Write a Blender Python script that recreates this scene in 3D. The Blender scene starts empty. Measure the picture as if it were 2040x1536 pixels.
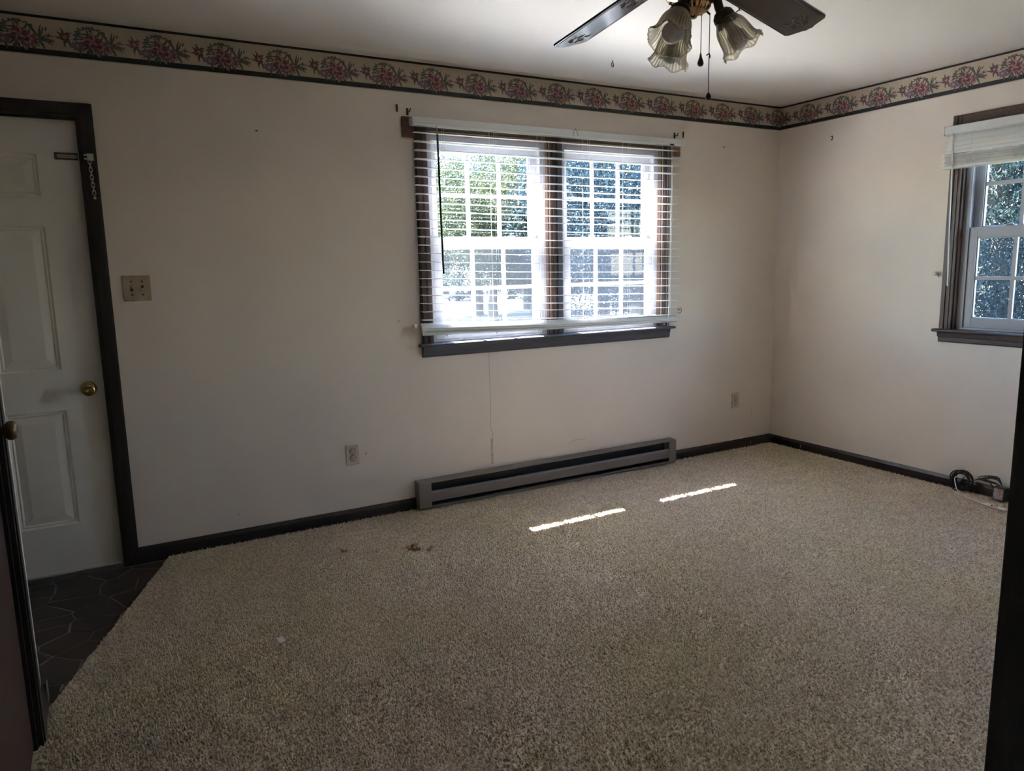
import bpy, bmesh, math, random
import numpy as np
from mathutils import Vector, Matrix

random.seed(7); rng = np.random.default_rng(7)
sc = bpy.context.scene
COL = sc.collection
PI = math.pi

# ------------------------------------------------------------------ camera
F_PX = 1465.22
cd = bpy.data.cameras.new('camera'); cam = bpy.data.objects.new('camera', cd); COL.objects.link(cam)
cd.sensor_fit = 'HORIZONTAL'; cd.sensor_width = 36.0; cd.lens = 36.0 * F_PX / 2040.0
cd.clip_start = 0.02; cd.clip_end = 400
_r = Vector((0.87158138, -0.48981816, -0.02059302)); _u = Vector((0.09573069, 0.12884597, 0.98703311)); _f = Vector((0.48081342, 0.86225106, -0.15919038))
cam.matrix_world = Matrix(((_r.x, _u.x, -_f.x, -4.36600932), (_r.y, _u.y, -_f.y, -3.8218871), (_r.z, _u.z, -_f.z, 1.35973865), (0, 0, 0, 1)))
sc.camera = cam

# ------------------------------------------------------------------ sun, sky, exposure
SUN_DIR = Vector((0.150, -0.73, -1.146)).normalized()      # the way the light travels
SUN_EL = math.asin(-SUN_DIR.z)
sd = bpy.data.lights.new('sun', 'SUN'); sd.energy = 40.0; sd.angle = 0.0055; sd.color = (1.0, 0.96, 0.91)
sun = bpy.data.objects.new('sun', sd); COL.objects.link(sun)
sun.rotation_euler = SUN_DIR.to_track_quat('-Z', 'Y').to_euler(); sun.location = (-6, 20, 30)
world = bpy.data.worlds.new('world'); sc.world = world; world.use_nodes = True
wn = world.node_tree.nodes; wl = world.node_tree.links
sky = wn.new('ShaderNodeTexSky'); sky.sky_type = 'NISHITA'; sky.sun_disc = False
sky.sun_elevation = SUN_EL; sky.sun_rotation = math.atan2(-SUN_DIR.x, -SUN_DIR.y)
sky.air_density = 1.2; sky.dust_density = 0.5; sky.ozone_density = 2.5
wl.new(sky.outputs[0], wn['Background'].inputs[0]); wn['Background'].inputs[1].default_value = 0.9
vs = sc.view_settings
vs.view_transform = 'Standard'; vs.look = 'None'; vs.gamma = 1.0; vs.use_curve_mapping = False
vs.exposure = 2.2
sc.cycles.max_bounces = 8; sc.cycles.diffuse_bounces = 5; sc.cycles.use_adaptive_sampling = True; sc.cycles.adaptive_threshold = 0.04; sc.cycles.glossy_bounces = 3
sc.cycles.transparent_max_bounces = 12; sc.cycles.transmission_bounces = 6
sc.cycles.sample_clamp_indirect = 12.0; sc.cycles.caustics_reflective = False; sc.cycles.caustics_refractive = False
sc.cycles.use_denoising = True

# ------------------------------------------------------------------ materials
MATS = {}
def mat(name, col, rough=0.6, metal=0.0, noise=0.0, nscale=40.0, bump=0.0, bscale=200.0, coat=0.0, col2=None, spec=0.5, stretch=None, sheen=0.0):
    if name in MATS: return MATS[name]
    m = bpy.data.materials.new(name); m.use_nodes = True; MATS[name] = m
    nt = m.node_tree; n = nt.nodes; l = nt.links; b = n['Principled BSDF']
    b.inputs['Base Color'].default_value = (*col, 1); b.inputs['Roughness'].default_value = rough
    b.inputs['Metallic'].default_value = metal; b.inputs['Coat Weight'].default_value = coat
    b.inputs['Specular IOR Level'].default_value = spec; b.inputs['Coat Roughness'].default_value = 0.12
    if sheen: b.inputs['Sheen Weight'].default_value = sheen
    tc = n.new('ShaderNodeTexCoord'); mp = n.new('ShaderNodeMapping'); l.new(tc.outputs['Object'], mp.inputs[0])
    if stretch: mp.inputs['Scale'].default_value = stretch
    if noise or col2:
        nz = n.new('ShaderNodeTexNoise'); nz.inputs['Scale'].default_value = nscale; nz.inputs['Detail'].default_value = 5
        l.new(mp.outputs[0], nz.inputs[0])
        mx = n.new('ShaderNodeMix'); mx.data_type = 'RGBA'
        c2 = col2 if col2 else tuple(c * (1 - noise) for c in col)
        mx.inputs[6].default_value = (*col, 1); mx.inputs[7].default_value = (*c2, 1)
        rp = n.new('ShaderNodeValToRGB'); rp.color_ramp.elements[0].position = 0.38; rp.color_ramp.elements[1].position = 0.66
        l.new(nz.outputs[0], rp.inputs[0]); l.new(rp.outputs[0], mx.inputs[0]); l.new(mx.outputs[2], b.inputs['Base Color'])
    if bump:
        n2 = n.new('ShaderNodeTexNoise'); n2.inputs['Scale'].default_value = bscale; n2.inputs['Detail'].default_value = 3
        l.new(mp.outputs[0], n2.inputs[0])
        bp = n.new('ShaderNodeBump'); bp.inputs['Strength'].default_value = bump; bp.inputs['Distance'].default_value = 0.002
        l.new(n2.outputs[0], bp.inputs['Height']); l.new(bp.outputs[0], b.inputs['Normal'])
    return m

M_wall = mat('wall_paint', (0.76, 0.665, 0.58), 0.62, noise=0.035, nscale=3.0, bump=0.12, bscale=260)
M_ceil = mat('ceiling_paint', (0.84, 0.785, 0.735), 0.55, noise=0.02, nscale=2.0, bump=0.10, bscale=160)
M_dark = mat('dark_stained_wood', (0.030, 0.019, 0.017), 0.36, col2=(0.016, 0.011, 0.011), nscale=14, stretch=(9, 9, 0.6), bump=0.2, bscale=60)
M_darkh = mat('dark_stained_wood_rail', (0.030, 0.020, 0.018), 0.34, col2=(0.017, 0.012, 0.012), nscale=14, stretch=(0.6, 9, 9), bump=0.2, bscale=60)
M_darkhaze = mat('dark_wood_hazed', (0.085, 0.085, 0.105), 0.32, noise=0.25, nscale=10, stretch=(0.6, 9, 9))  # dark wood with bluish lens haze put into its colour
M_brownh = mat('worn_brown_sill', (0.075, 0.050, 0.045), 0.40, col2=(0.045, 0.032, 0.030), nscale=16, stretch=(0.6, 9, 9))
M_hallbrown = mat('hall_bounce_cut_brown', (0.20, 0.125, 0.080), 0.5, col2=(0.14, 0.085, 0.055), nscale=8, stretch=(6, 6, 0.5))  # invented dark finish for the unseen hall, cuts bounced light
M_brownw = mat('worn_brown_wood', (0.105, 0.055, 0.038), 0.45, col2=(0.055, 0.032, 0.026), nscale=20, stretch=(9, 9, 0.8), bump=0.15, bscale=80)
M_block = mat('brown_wood_block', (0.20, 0.105, 0.075), 0.5, col2=(0.15, 0.075, 0.055), nscale=12, stretch=(1, 6, 6))
M_reddoor = mat('reddish_brown_door', (0.075, 0.034, 0.028), 0.42, col2=(0.05, 0.024, 0.020), nscale=10, stretch=(8, 8, 0.6))
M_doorw = mat('off_white_door_paint', (0.80, 0.76, 0.69), 0.42, noise=0.04, nscale=4, bump=0.05, bscale=120)
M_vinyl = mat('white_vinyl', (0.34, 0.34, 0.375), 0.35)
M_slat = mat('white_blind_slat', (0.87, 0.87, 0.87), 0.42)
M_rail = mat('blind_rail_white', (0.74, 0.75, 0.74), 0.40)
M_rail2 = mat('blind_bottom_rail', (0.60, 0.63, 0.60), 0.45)
M_cord = mat('white_cord', (0.72, 0.72, 0.70), 0.8)
M_wand = mat('dark_green_wand', (0.012, 0.022, 0.020), 0.3)
M_clear = mat('pale_plastic_wand', (0.62, 0.62, 0.60), 0.25)
M_chain = mat('pale_brass', (0.62, 0.56, 0.42), 0.35, metal=0.7)
M_brass = mat('aged_brass', (0.50, 0.36, 0.14), 0.24, metal=1.0, noise=0.35, nscale=60)
M_abrass = mat('antique_brass', (0.20, 0.155, 0.095), 0.34, metal=1.0, noise=0.3, nscale=50)
M_cbrass = mat('copper_brass', (0.60, 0.38, 0.20), 0.22, metal=1.0, noise=0.15, nscale=20)
M_dmetal = mat('dark_bronze_metal', (0.055, 0.048, 0.040), 0.38, metal=0.8)
M_black = mat('black_iron', (0.012, 0.012, 0.013), 0.5)
M_hole = mat('dark_recess', (0.004, 0.004, 0.004), 0.9)
M_plate = mat('cream_plastic', (0.46, 0.37, 0.25), 0.4, noise=0.25, nscale=18)
M_plate2 = mat('ivory_plastic', (0.58, 0.48, 0.35), 0.4)
M_heat = mat('taupe_enamel', (0.205, 0.175, 0.15), 0.45)
M_heatd = mat('dark_heater_inside', (0.010, 0.012, 0.016), 0.6)
M_steel = mat('grey_steel', (0.35, 0.35, 0.36), 0.4, metal=0.9)
M_blade = mat('walnut_fan_blade', (0.045, 0.024, 0.020), 0.13, col2=(0.030, 0.016, 0.014), nscale=12, stretch=(0.7, 8, 8), spec=0.85)
M_gold = mat('dull_gold_print', (0.17, 0.115, 0.07), 0.35)
M_bulb = mat('frosted_bulb', (0.62, 0.58, 0.60), 0.35)
M_cableb = mat('black_cable', (0.010, 0.012, 0.012), 0.45)
M_cableg = mat('grey_green_cable', (0.05, 0.056, 0.048), 0.5)
M_white = mat('white_plastic', (0.74, 0.71, 0.64), 0.4)
M_label = mat('printed_label', (0.50, 0.46, 0.42), 0.5, col2=(0.36, 0.16, 0.12), nscale=60)
M_paper = mat('scrap_paper', (0.72, 0.74, 0.74), 0.7)
M_crack = mat('crack_shadow', (0.20, 0.15, 0.11), 0.9)
M_stain = mat('rust_stain', (0.44, 0.30, 0.17), 0.8, col2=(0.60, 0.48, 0.35), nscale=30)
M_grout = mat('pale_grout', (0.34, 0.29, 0.25), 0.8, noise=0.45, nscale=7)
M_tile = mat('brown_flagstone_vinyl', (0.060, 0.038, 0.030), 0.5, col2=(0.036, 0.022, 0.018), nscale=8, bump=0.3, bscale=50)
M_thr = mat('aluminium_threshold', (0.10, 0.09, 0.085), 0.45, metal=0.4)
M_bord = mat('border_paper_tan', (0.56, 0.46, 0.35), 0.6, noise=0.08, nscale=20)
M_btop = mat('border_black_band', (0.012, 0.010, 0.012), 0.5)
M_pr = mat('print_rose', (0.205, 0.065, 0.085), 0.6, col2=(0.28, 0.105, 0.12), nscale=120)
M_pd = mat('print_dark_rose', (0.115, 0.038, 0.058), 0.6)
M_pv = mat('print_violet', (0.20, 0.125, 0.20), 0.6)
M_pg = mat('print_green', (0.070, 0.072, 0.056), 0.6, col2=(0.125, 0.125, 0.105), nscale=90)
M_pp = mat('print_pale_pink', (0.46, 0.27, 0.24), 0.6)

def border_band():
    m = bpy.data.materials.new('border_lattice_band'); m.use_nodes = True
    n = m.node_tree.nodes; l = m.node_tree.links; b = n['Principled BSDF']; b.inputs['Roughness'].default_value = 0.5
    tc = n.new('ShaderNodeTexCoord'); mp = n.new('ShaderNodeMapping'); mp.inputs['Rotation'].default_value = (0, PI/4, 0)
    l.new(tc.outputs['Object'], mp.inputs[0])
    ck = n.new('ShaderNodeTexChecker'); ck.inputs['Scale'].default_value = 260
    ck.inputs[1].default_value = (0.008, 0.010, 0.013, 1); ck.inputs[2].default_value = (0.027, 0.032, 0.036, 1)
    l.new(mp.outputs[0], ck.inputs[0]); l.new(ck.outputs[0], b.inputs['Base Color']); return m
M_band = border_band()

def carpet_mat():
    m = bpy.data.materials.new('beige_carpet'); m.use_nodes = True
    n = m.node_tree.nodes; l = m.node_tree.links; b = n['Principled BSDF']
    b.inputs['Roughness'].default_value = 0.95; b.inputs['Specular IOR Level'].default_value = 0.0
    tc = n.new('ShaderNodeTexCoord')
    def noise(s, d=4):
        z = n.new('ShaderNodeTexNoise'); z.inputs['Scale'].default_value = s; z.inputs['Detail'].default_value = d; l.new(tc.outputs['Object'], z.inputs[0]); return z
    def ramp(src, a, b_):
        r = n.new('ShaderNodeValToRGB'); r.color_ramp.elements[0].position = a; r.color_ramp.elements[1].position = b_; l.new(src, r.inputs[0]); return r
    def mix(f, a, b_):
        x = n.new('ShaderNodeMix'); x.data_type = 'RGBA'
        l.new(f, x.inputs[0])
        for i, v in ((6, a), (7, b_)):
            if isinstance(v, tuple): x.inputs[i].default_value = (*v, 1)
            else: l.new(v, x.inputs[i])
        return x.outputs[2]
    big = ramp(noise(0.9, 3).outputs[0], 0.40, 0.62)
    fine = ramp(noise(85, 3).outputs[0], 0.36, 0.60)
    mid = ramp(noise(11, 4).outputs[0], 0.35, 0.70)
    c1 = mix(big.outputs[0], (0.82, 0.70, 0.58), (0.80, 0.695, 0.50))
    c2 = mix(big.outputs[0], (0.46, 0.37, 0.295), (0.44, 0.37, 0.25))
    c = mix(fine.outputs[0], c2, c1)
    md = mix(mid.outputs[0], (0.90, 0.88, 0.86), (1.0, 1.0, 1.0))
    mu = n.new('ShaderNodeMix'); mu.data_type = 'RGBA'; mu.blend_type = 'MULTIPLY'; mu.inputs[0].default_value = 1
    l.new(c, mu.inputs[6]); l.new(md, mu.inputs[7])
    out = mu.outputs[2]; z = noise(22, 3)
    for (x, y, rad, colr) in ((-3.13, -0.575, 0.075, (0.20, 0.085, 0.05)), (-3.06, -0.60, 0.05, (0.22, 0.10, 0.06)), (-3.42, -0.42, 0.05, (0.25, 0.17, 0.11))):
        mp = n.new('ShaderNodeMapping'); mp.inputs['Location'].default_value = (-x, -y, 0); l.new(tc.outputs['Object'], mp.inputs[0])
        ln = n.new('ShaderNodeVectorMath'); ln.operation = 'LENGTH'; l.new(mp.outputs[0], ln.inputs[0])
        ad = n.new('ShaderNodeMath'); ad.operation = 'MULTIPLY_ADD'; l.new(z.outputs[0], ad.inputs[0]); ad.inputs[1].default_value = 0.22; l.new(ln.outputs['Value'], ad.inputs[2])
        rr = ramp(ad.outputs[0], rad + 0.055, rad + 0.085)
        out = mix(rr.outputs[0], colr, out)
    l.new(out, b.inputs['Base Color'])
    return m
M_carpet = carpet_mat()

def glass_pane_mat():
    m = bpy.data.materials.new('window_glass'); m.use_nodes = True
    n = m.node_tree.nodes; l = m.node_tree.links; n.remove(n['Principled BSDF'])
    t = n.new('ShaderNodeBsdfTransparent'); t.inputs[0].default_value = (0.93, 0.95, 0.96, 1)
    g = n.new('ShaderNodeBsdfGlossy'); g.inputs['Roughness'].default_value = 0.02
    lw = n.new('ShaderNodeLayerWeight'); lw.inputs[0].default_value = 0.5
    pw = n.new('ShaderNodeMath'); pw.operation = 'POWER'; pw.inputs[1].default_value = 4.0; l.new(lw.outputs['Facing'], pw.inputs[0])
    fr = n.new('ShaderNodeMath'); fr.operation = 'MULTIPLY_ADD'; fr.inputs[1].default_value = 0.6; fr.inputs[2].default_value = 0.025; l.new(pw.outputs[0], fr.inputs[0])
    mx = n.new('ShaderNodeMixShader'); l.new(fr.outputs[0], mx.inputs[0]); l.new(t.outputs[0], mx.inputs[1]); l.new(g.outputs[0], mx.inputs[2])
    l.new(mx.outputs[0], n['Material Output'].inputs[0]); return m
M_glass = glass_pane_mat()

def veil_mat():
    m = bpy.data.materials.new('haze_veil_sheet'); m.use_nodes = True
    n = m.node_tree.nodes; l = m.node_tree.links; n.remove(n['Principled BSDF'])
    t = n.new('ShaderNodeBsdfTransparent'); t.inputs[0].default_value = (0.90, 0.91, 0.93, 1)
    d = n.new('ShaderNodeBsdfTranslucent'); d.inputs[0].default_value = (0.50, 0.55, 0.72, 1)  # bluish glow standing in for haze over the glass
    mx = n.new('ShaderNodeMixShader'); mx.inputs[0].default_value = 0.013; l.new(t.outputs[0], mx.inputs[1]); l.new(d.outputs[0], mx.inputs[2])
    l.new(mx.outputs[0], n['Material Output'].inputs[0]); return m
M_veil = veil_mat()

def shade_mat(name='ribbed_glass', a=0.50):
    m = bpy.data.materials.new(name); m.use_nodes = True
    n = m.node_tree.nodes; l = m.node_tree.links; b = n['Principled BSDF']
    b.inputs['Base Color'].default_value = (0.50, 0.46, 0.38, 1); b.inputs['Roughness'].default_value = 0.12
    tl = n.new('ShaderNodeBsdfTranslucent'); tl.inputs[0].default_value = (0.75, 0.70, 0.60, 1)
    t = n.new('ShaderNodeBsdfTransparent'); t.inputs[0].default_value = (0.94, 0.92, 0.86, 1)
    m1 = n.new('ShaderNodeMixShader'); m1.inputs[0].default_value = 0.45; l.new(b.outputs[0], m1.inputs[1]); l.new(tl.outputs[0], m1.inputs[2])
    lw = n.new('ShaderNodeLayerWeight'); lw.inputs[0].default_value = a
    m2 = n.new('ShaderNodeMixShader'); l.new(lw.outputs['Facing'], m2.inputs[0]); l.new(t.outputs[0], m2.inputs[1]); l.new(m1.outputs[0], m2.inputs[2])
    l.new(m2.outputs[0], n['Material Output'].inputs[0]); return m
M_shade = shade_mat()
M_clearpl = shade_mat('clear_plastic', 0.6)

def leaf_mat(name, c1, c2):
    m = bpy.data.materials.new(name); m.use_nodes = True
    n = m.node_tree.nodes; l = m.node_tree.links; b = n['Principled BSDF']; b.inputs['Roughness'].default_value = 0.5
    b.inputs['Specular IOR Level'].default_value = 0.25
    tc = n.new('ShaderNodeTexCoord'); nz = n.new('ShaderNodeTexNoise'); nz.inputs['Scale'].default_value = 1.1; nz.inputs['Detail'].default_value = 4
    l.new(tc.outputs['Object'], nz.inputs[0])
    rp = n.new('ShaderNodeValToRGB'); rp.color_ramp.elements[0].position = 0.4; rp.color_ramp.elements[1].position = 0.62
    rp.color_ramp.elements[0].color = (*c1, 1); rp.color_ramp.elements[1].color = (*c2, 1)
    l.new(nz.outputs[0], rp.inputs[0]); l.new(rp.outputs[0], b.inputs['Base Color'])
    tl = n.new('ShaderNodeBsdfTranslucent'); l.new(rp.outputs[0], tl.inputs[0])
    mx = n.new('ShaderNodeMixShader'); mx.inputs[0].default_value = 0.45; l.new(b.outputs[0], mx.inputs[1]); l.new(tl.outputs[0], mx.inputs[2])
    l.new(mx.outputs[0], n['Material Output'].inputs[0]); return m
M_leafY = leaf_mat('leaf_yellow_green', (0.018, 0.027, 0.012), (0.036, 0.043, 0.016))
M_leafG = leaf_mat('leaf_green_hazed', (0.011, 0.024, 0.027), (0.024, 0.040, 0.040))  # green leaves, blue of the outdoor haze mixed into the colour
M_leafD = leaf_mat('leaf_dark_hazed', (0.009, 0.021, 0.031), (0.018, 0.034, 0.046))  # dark leaves, shifted to blue for haze and sky-lit shade
M_bark = mat('bark', (0.09, 0.075, 0.06), 0.9, noise=0.5, nscale=8)
M_lawn = mat('lawn_grass', (0.017, 0.023, 0.007), 0.9, col2=(0.024, 0.028, 0.009), nscale=0.8)
M_road = mat('pale_driveway', (0.09, 0.087, 0.085), 0.9, noise=0.15, nscale=3)
M_fence = mat('grey_board_fence', (0.12, 0.125, 0.13), 0.8, noise=0.3, nscale=6)

# ------------------------------------------------------------------ mesh helpers
class MB:
    def __init__(s): s.v = []; s.f = []; s.m = []
    def face(s, pts, m=0):
        k = len(s.v); s.v += [tuple(p) for p in pts]; s.f.append(tuple(range(k, k + len(pts)))); s.m.append(m)
    def box(s, x0, x1, y0, y1, z0, z1, m=0):
        k = len(s.v)
        s.v += [(x, y, z) for z in (z0, z1) for y in (y0, y1) for x in (x0, x1)]
        for q in ((0, 2, 3, 1), (4, 5, 7, 6), (0, 1, 5, 4), (2, 6, 7, 3), (0, 4, 6, 2), (1, 3, 7, 5)):
            s.f.append(tuple(k + i for i in q)); s.m.append(m)
        return s
    def prism(s, poly, a0, a1, axis='x', m=0):
        """2D polygon (p,q) swept along an axis: x -> (a,p,q), y -> (p,a,q), z -> (p,q,a)"""
        def P(a, p, q): return {'x': (a, p, q), 'y': (p, a, q), 'z': (p, q, a)}[axis]
        k = len(s.v); n = len(poly)
        s.v += [P(a0, *p) for p in poly] + [P(a1, *p) for p in poly]
        s.f.append(tuple(range(k, k + n))); s.m.append(m); s.f.append(tuple(range(k + 2*n - 1, k + n - 1, -1))); s.m.append(m)
        for i in range(n):
            j = (i + 1) % n; s.f.append((k + i, k + n + i, k + n + j, k + j)); s.m.append(m)
        return s
    def tube(s, pts, r, n=8, closed=False, m=0, cap=True):
        pts = [Vector(p) for p in pts]; N = len(pts)
        rs = r if isinstance(r, (list, tuple)) else [r] * N
        k0 = len(s.v); up = None
        for i, p in enumerate(pts):
            if closed: t = pts[(i + 1) % N] - pts[i - 1]
            else: t = pts[min(i + 1, N - 1)] - pts[max(i - 1, 0)]
            t = t.normalized() if t.length > 1e-9 else Vector((0, 0, 1))
            if up is None:
                up = Vector((0, 0, 1)) if abs(t.z) < 0.9 else Vector((1, 0, 0))
            a = t.cross(up); a = a.normalized() if a.length > 1e-6 else t.orthogonal().normalized()
            b = a.cross(t).normalized(); up = b
            for j in range(n):
                w = 2*PI*j/n; q = p + (a*math.cos(w) + b*math.sin(w)) * rs[i]; s.v.append(tuple(q))
        M = N if closed else N - 1
        for i in range(M):
            for j in range(n):
                a_ = k0 + i*n + j; b_ = k0 + i*n + (j+1) % n; c_ = k0 + ((i+1) % N)*n + (j+1) % n; d_ = k0 + ((i+1) % N)*n + j
                s.f.append((a_, b_, c_, d_)); s.m.append(m)
        if cap and not closed:
            s.f.append(tuple(k0 + j for j in reversed(range(n)))); s.m.append(m)
            s.f.append(tuple(k0 + (N-1)*n + j for j in range(n))); s.m.append(m)
        return s
    def lathe(s, prof, n=24, M=None, mod=None, m=0):
        """profile [(r,z)] about local z; M maps to place; mod(theta, i, r, z)->(r,z)"""
        k0 = len(s.v); M = M or Matrix()
        for i, (r, z) in enumerate(prof):
            for j in range(n):
                w = 2*PI*j/n; rr, zz = mod(w, i, r, z) if mod else (r, z)
                s.v.append(tuple(M @ Vector((rr*math.cos(w), rr*math.sin(w), zz))))
        for i in range(len(prof) - 1):
            for j in range(n):
                s.f.append((k0+i*n+j, k0+i*n+(j+1) % n, k0+(i+1)*n+(j+1) % n, k0+(i+1)*n+j)); s.m.append(m)
        return s
    def build(s, name, mats, parent=None, smooth=False, bevel=0.0, loc=None):
        me = bpy.data.meshes.new(name); me.from_pydata(s.v, [], s.f)
        if not isinstance(mats, (list, tuple)): mats = [mats]
        for q in mats: me.materials.append(q)
        if len(mats) > 1: me.polygons.foreach_set('material_index', s.m)
        if smooth: me.polygons.foreach_set('use_smooth', [True]*len(me.polygons))
        me.update()
        bm = bmesh.new(); bm.from_mesh(me); bmesh.ops.recalc_face_normals(bm, faces=bm.faces); bm.to_mesh(me); bm.free()
        o = bpy.data.objects.new(name, me); COL.objects.link(o)
        if parent: o.parent = parent
        if loc: o.location = loc
        if bevel:
            b = o.modifiers.new('bevel', 'BEVEL'); b.width = bevel; b.segments = 2; b.limit_method = 'ANGLE'; b.angle_limit = 0.6
        if smooth and hasattr(me, 'shade_smooth'): pass
        return o
def box(name, x0, x1, y0, y1, z0, z1, m, parent=None, bevel=0.0):
    return MB().box(x0, x1, y0, y1, z0, z1).build(name, m, parent, bevel=bevel)
def tag(o, label, cat, group=None, kind=None):
    o['label'] = label; o['category'] = cat
    if group: o['group'] = group
    if kind: o['kind'] = kind
    return o
def struct(o, label, cat): return tag(o, label, cat, kind='structure')
def empty(name, loc=(0, 0, 0), rz=0.0):
    o = bpy.data.objects.new(name, None); COL.objects.link(o); o.location = loc; o.rotation_euler = (0, 0, rz); o.empty_display_size = 0.05
    return o
def dup(o, parent=None):
    c = o.copy(); COL.objects.link(c); c.parent = parent
    for ch in [x for x in bpy.data.objects if x.parent == o]: dup(ch, c)
    return c
def place(axis_z, loc):
    q = Vector((0, 0, 1)).rotation_difference(Vector(axis_z).normalized()); return Matrix.Translation(loc) @ q.to_matrix().to_4x4()
def bez(p0, p1, p2, p3, n=12):
    P = [Vector(p) for p in (p0, p1, p2, p3)]
    return [P[0]*(1-t)**3 + P[1]*3*t*(1-t)**2 + P[2]*3*t*t*(1-t) + P[3]*t**3 for t in [i/n for i in range(n+1)]]
def crspline(pts, n=8):
    P = [Vector(p) for p in pts]; P = [P[0]] + P + [P[-1]]; out = []
    for i in range(1, len(P) - 2):
        for k in range(n):
            t = k/n
            out.append(0.5*((2*P[i]) + (P[i+1]-P[i-1])*t + (2*P[i-1]-5*P[i]+4*P[i+1]-P[i+2])*t*t + (3*P[i]-P[i-1]-3*P[i+1]+P[i+2])*t**3))
    out.append(P[-2]); return out

H = 2.44
XL = -4.64            # closet wall face
YF = -3.45            # front wall face (the camera stands in its doorway)
WT = 0.14             # outer wall thickness
WZ0, WZ1 = 0.945, 2.09
WX = (-2.742, -1.955, -1.870, -1.085)
DX0, DX1 = -5.285, -4.375
RY0, RY1 = -2.095, -1.310

# ================================================================== STRUCTURE
m = MB(); m.box(-5.9, 0.14, -5.3, 0.14, -0.30, -0.012)
floor = struct(m.build('floor', M_grout), 'dark floor of the entry with pale grout joints', 'floor')

m = MB()                                                # back wall, round the door and the double window
m.box(-5.9, DX0 - 0.012, 0, WT, -0.012, H); m.box(DX0 - 0.012, DX1 + 0.012, 0, WT, 2.042, H); m.box(DX1 + 0.012, WX[0], 0, WT, -0.012, H)
m.box(WX[0], WX[3], 0, WT, -0.012, WZ0); m.box(WX[0], WX[3], 0, WT, WZ1, H); m.box(WX[1], WX[2], 0, WT, WZ0, WZ1); m.box(WX[3], WT, 0, WT, -0.012, H)
wall_back = struct(m.build('wall_back', M_wall), 'beige painted wall with the double window and entry door', 'wall')
m = MB()
m.box(0, WT, RY1, 0, -0.012, H); m.box(0, WT, YF - 0.12, RY0, -0.012, H); m.box(0, WT, RY0, RY1, -0.012, WZ0); m.box(0, WT, RY0, RY1, WZ1, H)
wall_right = struct(m.build('wall_right', M_wall), 'beige painted wall with the single window at right', 'wall')
CY0, CY1 = -2.19, -1.425                                # closet door opening along y
m = MB()
m.box(XL - 0.10, XL, CY1, -1.17, -0.012, H); m.box(XL - 0.10, XL, YF, CY0, -0.012, H); m.box(XL - 0.10, XL, CY0, CY1, 2.05, H)
m.box(-5.9, XL - 0.10, -1.27, -1.17, -0.012, H)
wall_left = struct(m.build('wall_left', M_wall), 'beige closet wall ending at an outside corner by the entry', 'wall')
m = MB(); m.box(-5.9, -5.8, -5.3, 0, -0.012, H)
struct(m.build('wall_entry', M_wall), 'beige side wall of the entry behind the closet', 'wall')
JX0, JX1 = -4.45, -3.579
m = MB()
m.box(JX1, 0, YF - 0.14, YF, -0.012, H); m.box(-5.8, JX0, YF - 0.12, YF, -0.012, H); m.box(JX0, JX1, YF - 0.12, YF, 2.06, H)
struct(m.build('wall_front', M_wall), 'beige wall with the doorway nearest the viewer', 'wall')
m = MB(); m.box(-4.95, -4.85, -5.3, YF - 0.12, -0.012, H); m.box(-2.5, -2.4, -5.3, YF - 0.12, -0.012, H); m.box(-4.95, -2.4, -5.4, -5.3, -0.012, H)
struct(m.build('wall_hall_unseen', M_hallbrown), 'unseen hallway walls behind the doorway, brown panelling added to cut bounced light', 'wall')

m = MB(); nx, ny = 120, 110                              # ceiling with a slight sag along the back wall
X = np.linspace(-5.95, 0.14, nx); Y = np.concatenate([np.linspace(-5.4, -0.5, 40), np.linspace(-0.48, 0.14, ny - 40)])
def czz(x, y):
    w = 1/(1 + math.exp(-(x + 3.3)/0.12)) * 1/(1 + math.exp((x + 0.75)/0.15))
    return H - 0.013*w*math.exp(-((y + 0.105)/0.045)**2) - 0.004*math.exp(-((y + 1.05)/0.05)**2) - 0.002*math.sin(2.1*x + 1.3)*math.sin(1.7*y)*(1 if y < -0.15 else 0)
k = 0
m.v = [(x, y, czz(x, y)) for y in Y for x in X] + [(x, y, H + 0.2) for y in (Y[0], Y[-1]) for x in (X[0], X[-1])]
m.f = [(j*nx+i, j*nx+i+1, (j+1)*nx+i+1, (j+1)*nx+i) for j in range(ny-1) for i in range(nx-1)]
T = nx*ny; m.f.append((T, T+1, T+3, T+2)); m.f.append(tuple(range(nx)) + (T+1, T)); m.f.append(tuple(range((ny-1)*nx, ny*nx)) + (T+3, T+2))
m.f.append(tuple(j*nx for j in range(ny)) + (T+2, T)); m.f.append(tuple(j*nx+nx-1 for j in range(ny)) + (T+3, T+1)); m.m = [0]*len(m.f)
ceiling = struct(m.build('ceiling', M_ceil, smooth=False), 'off white painted ceiling with a slight sag', 'ceiling')
for p in ceiling.data.polygons:
    if len(p.vertices) == 4 and p.index < (nx-1)*(ny-1): p.use_smooth = True
m = MB(); m.box(-6.3, 0.55, -5.8, 0.50, H + 0.2, H + 0.32)
struct(m.build('roof', M_dark), 'flat roof deck over the rooms', 'roof')

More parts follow.
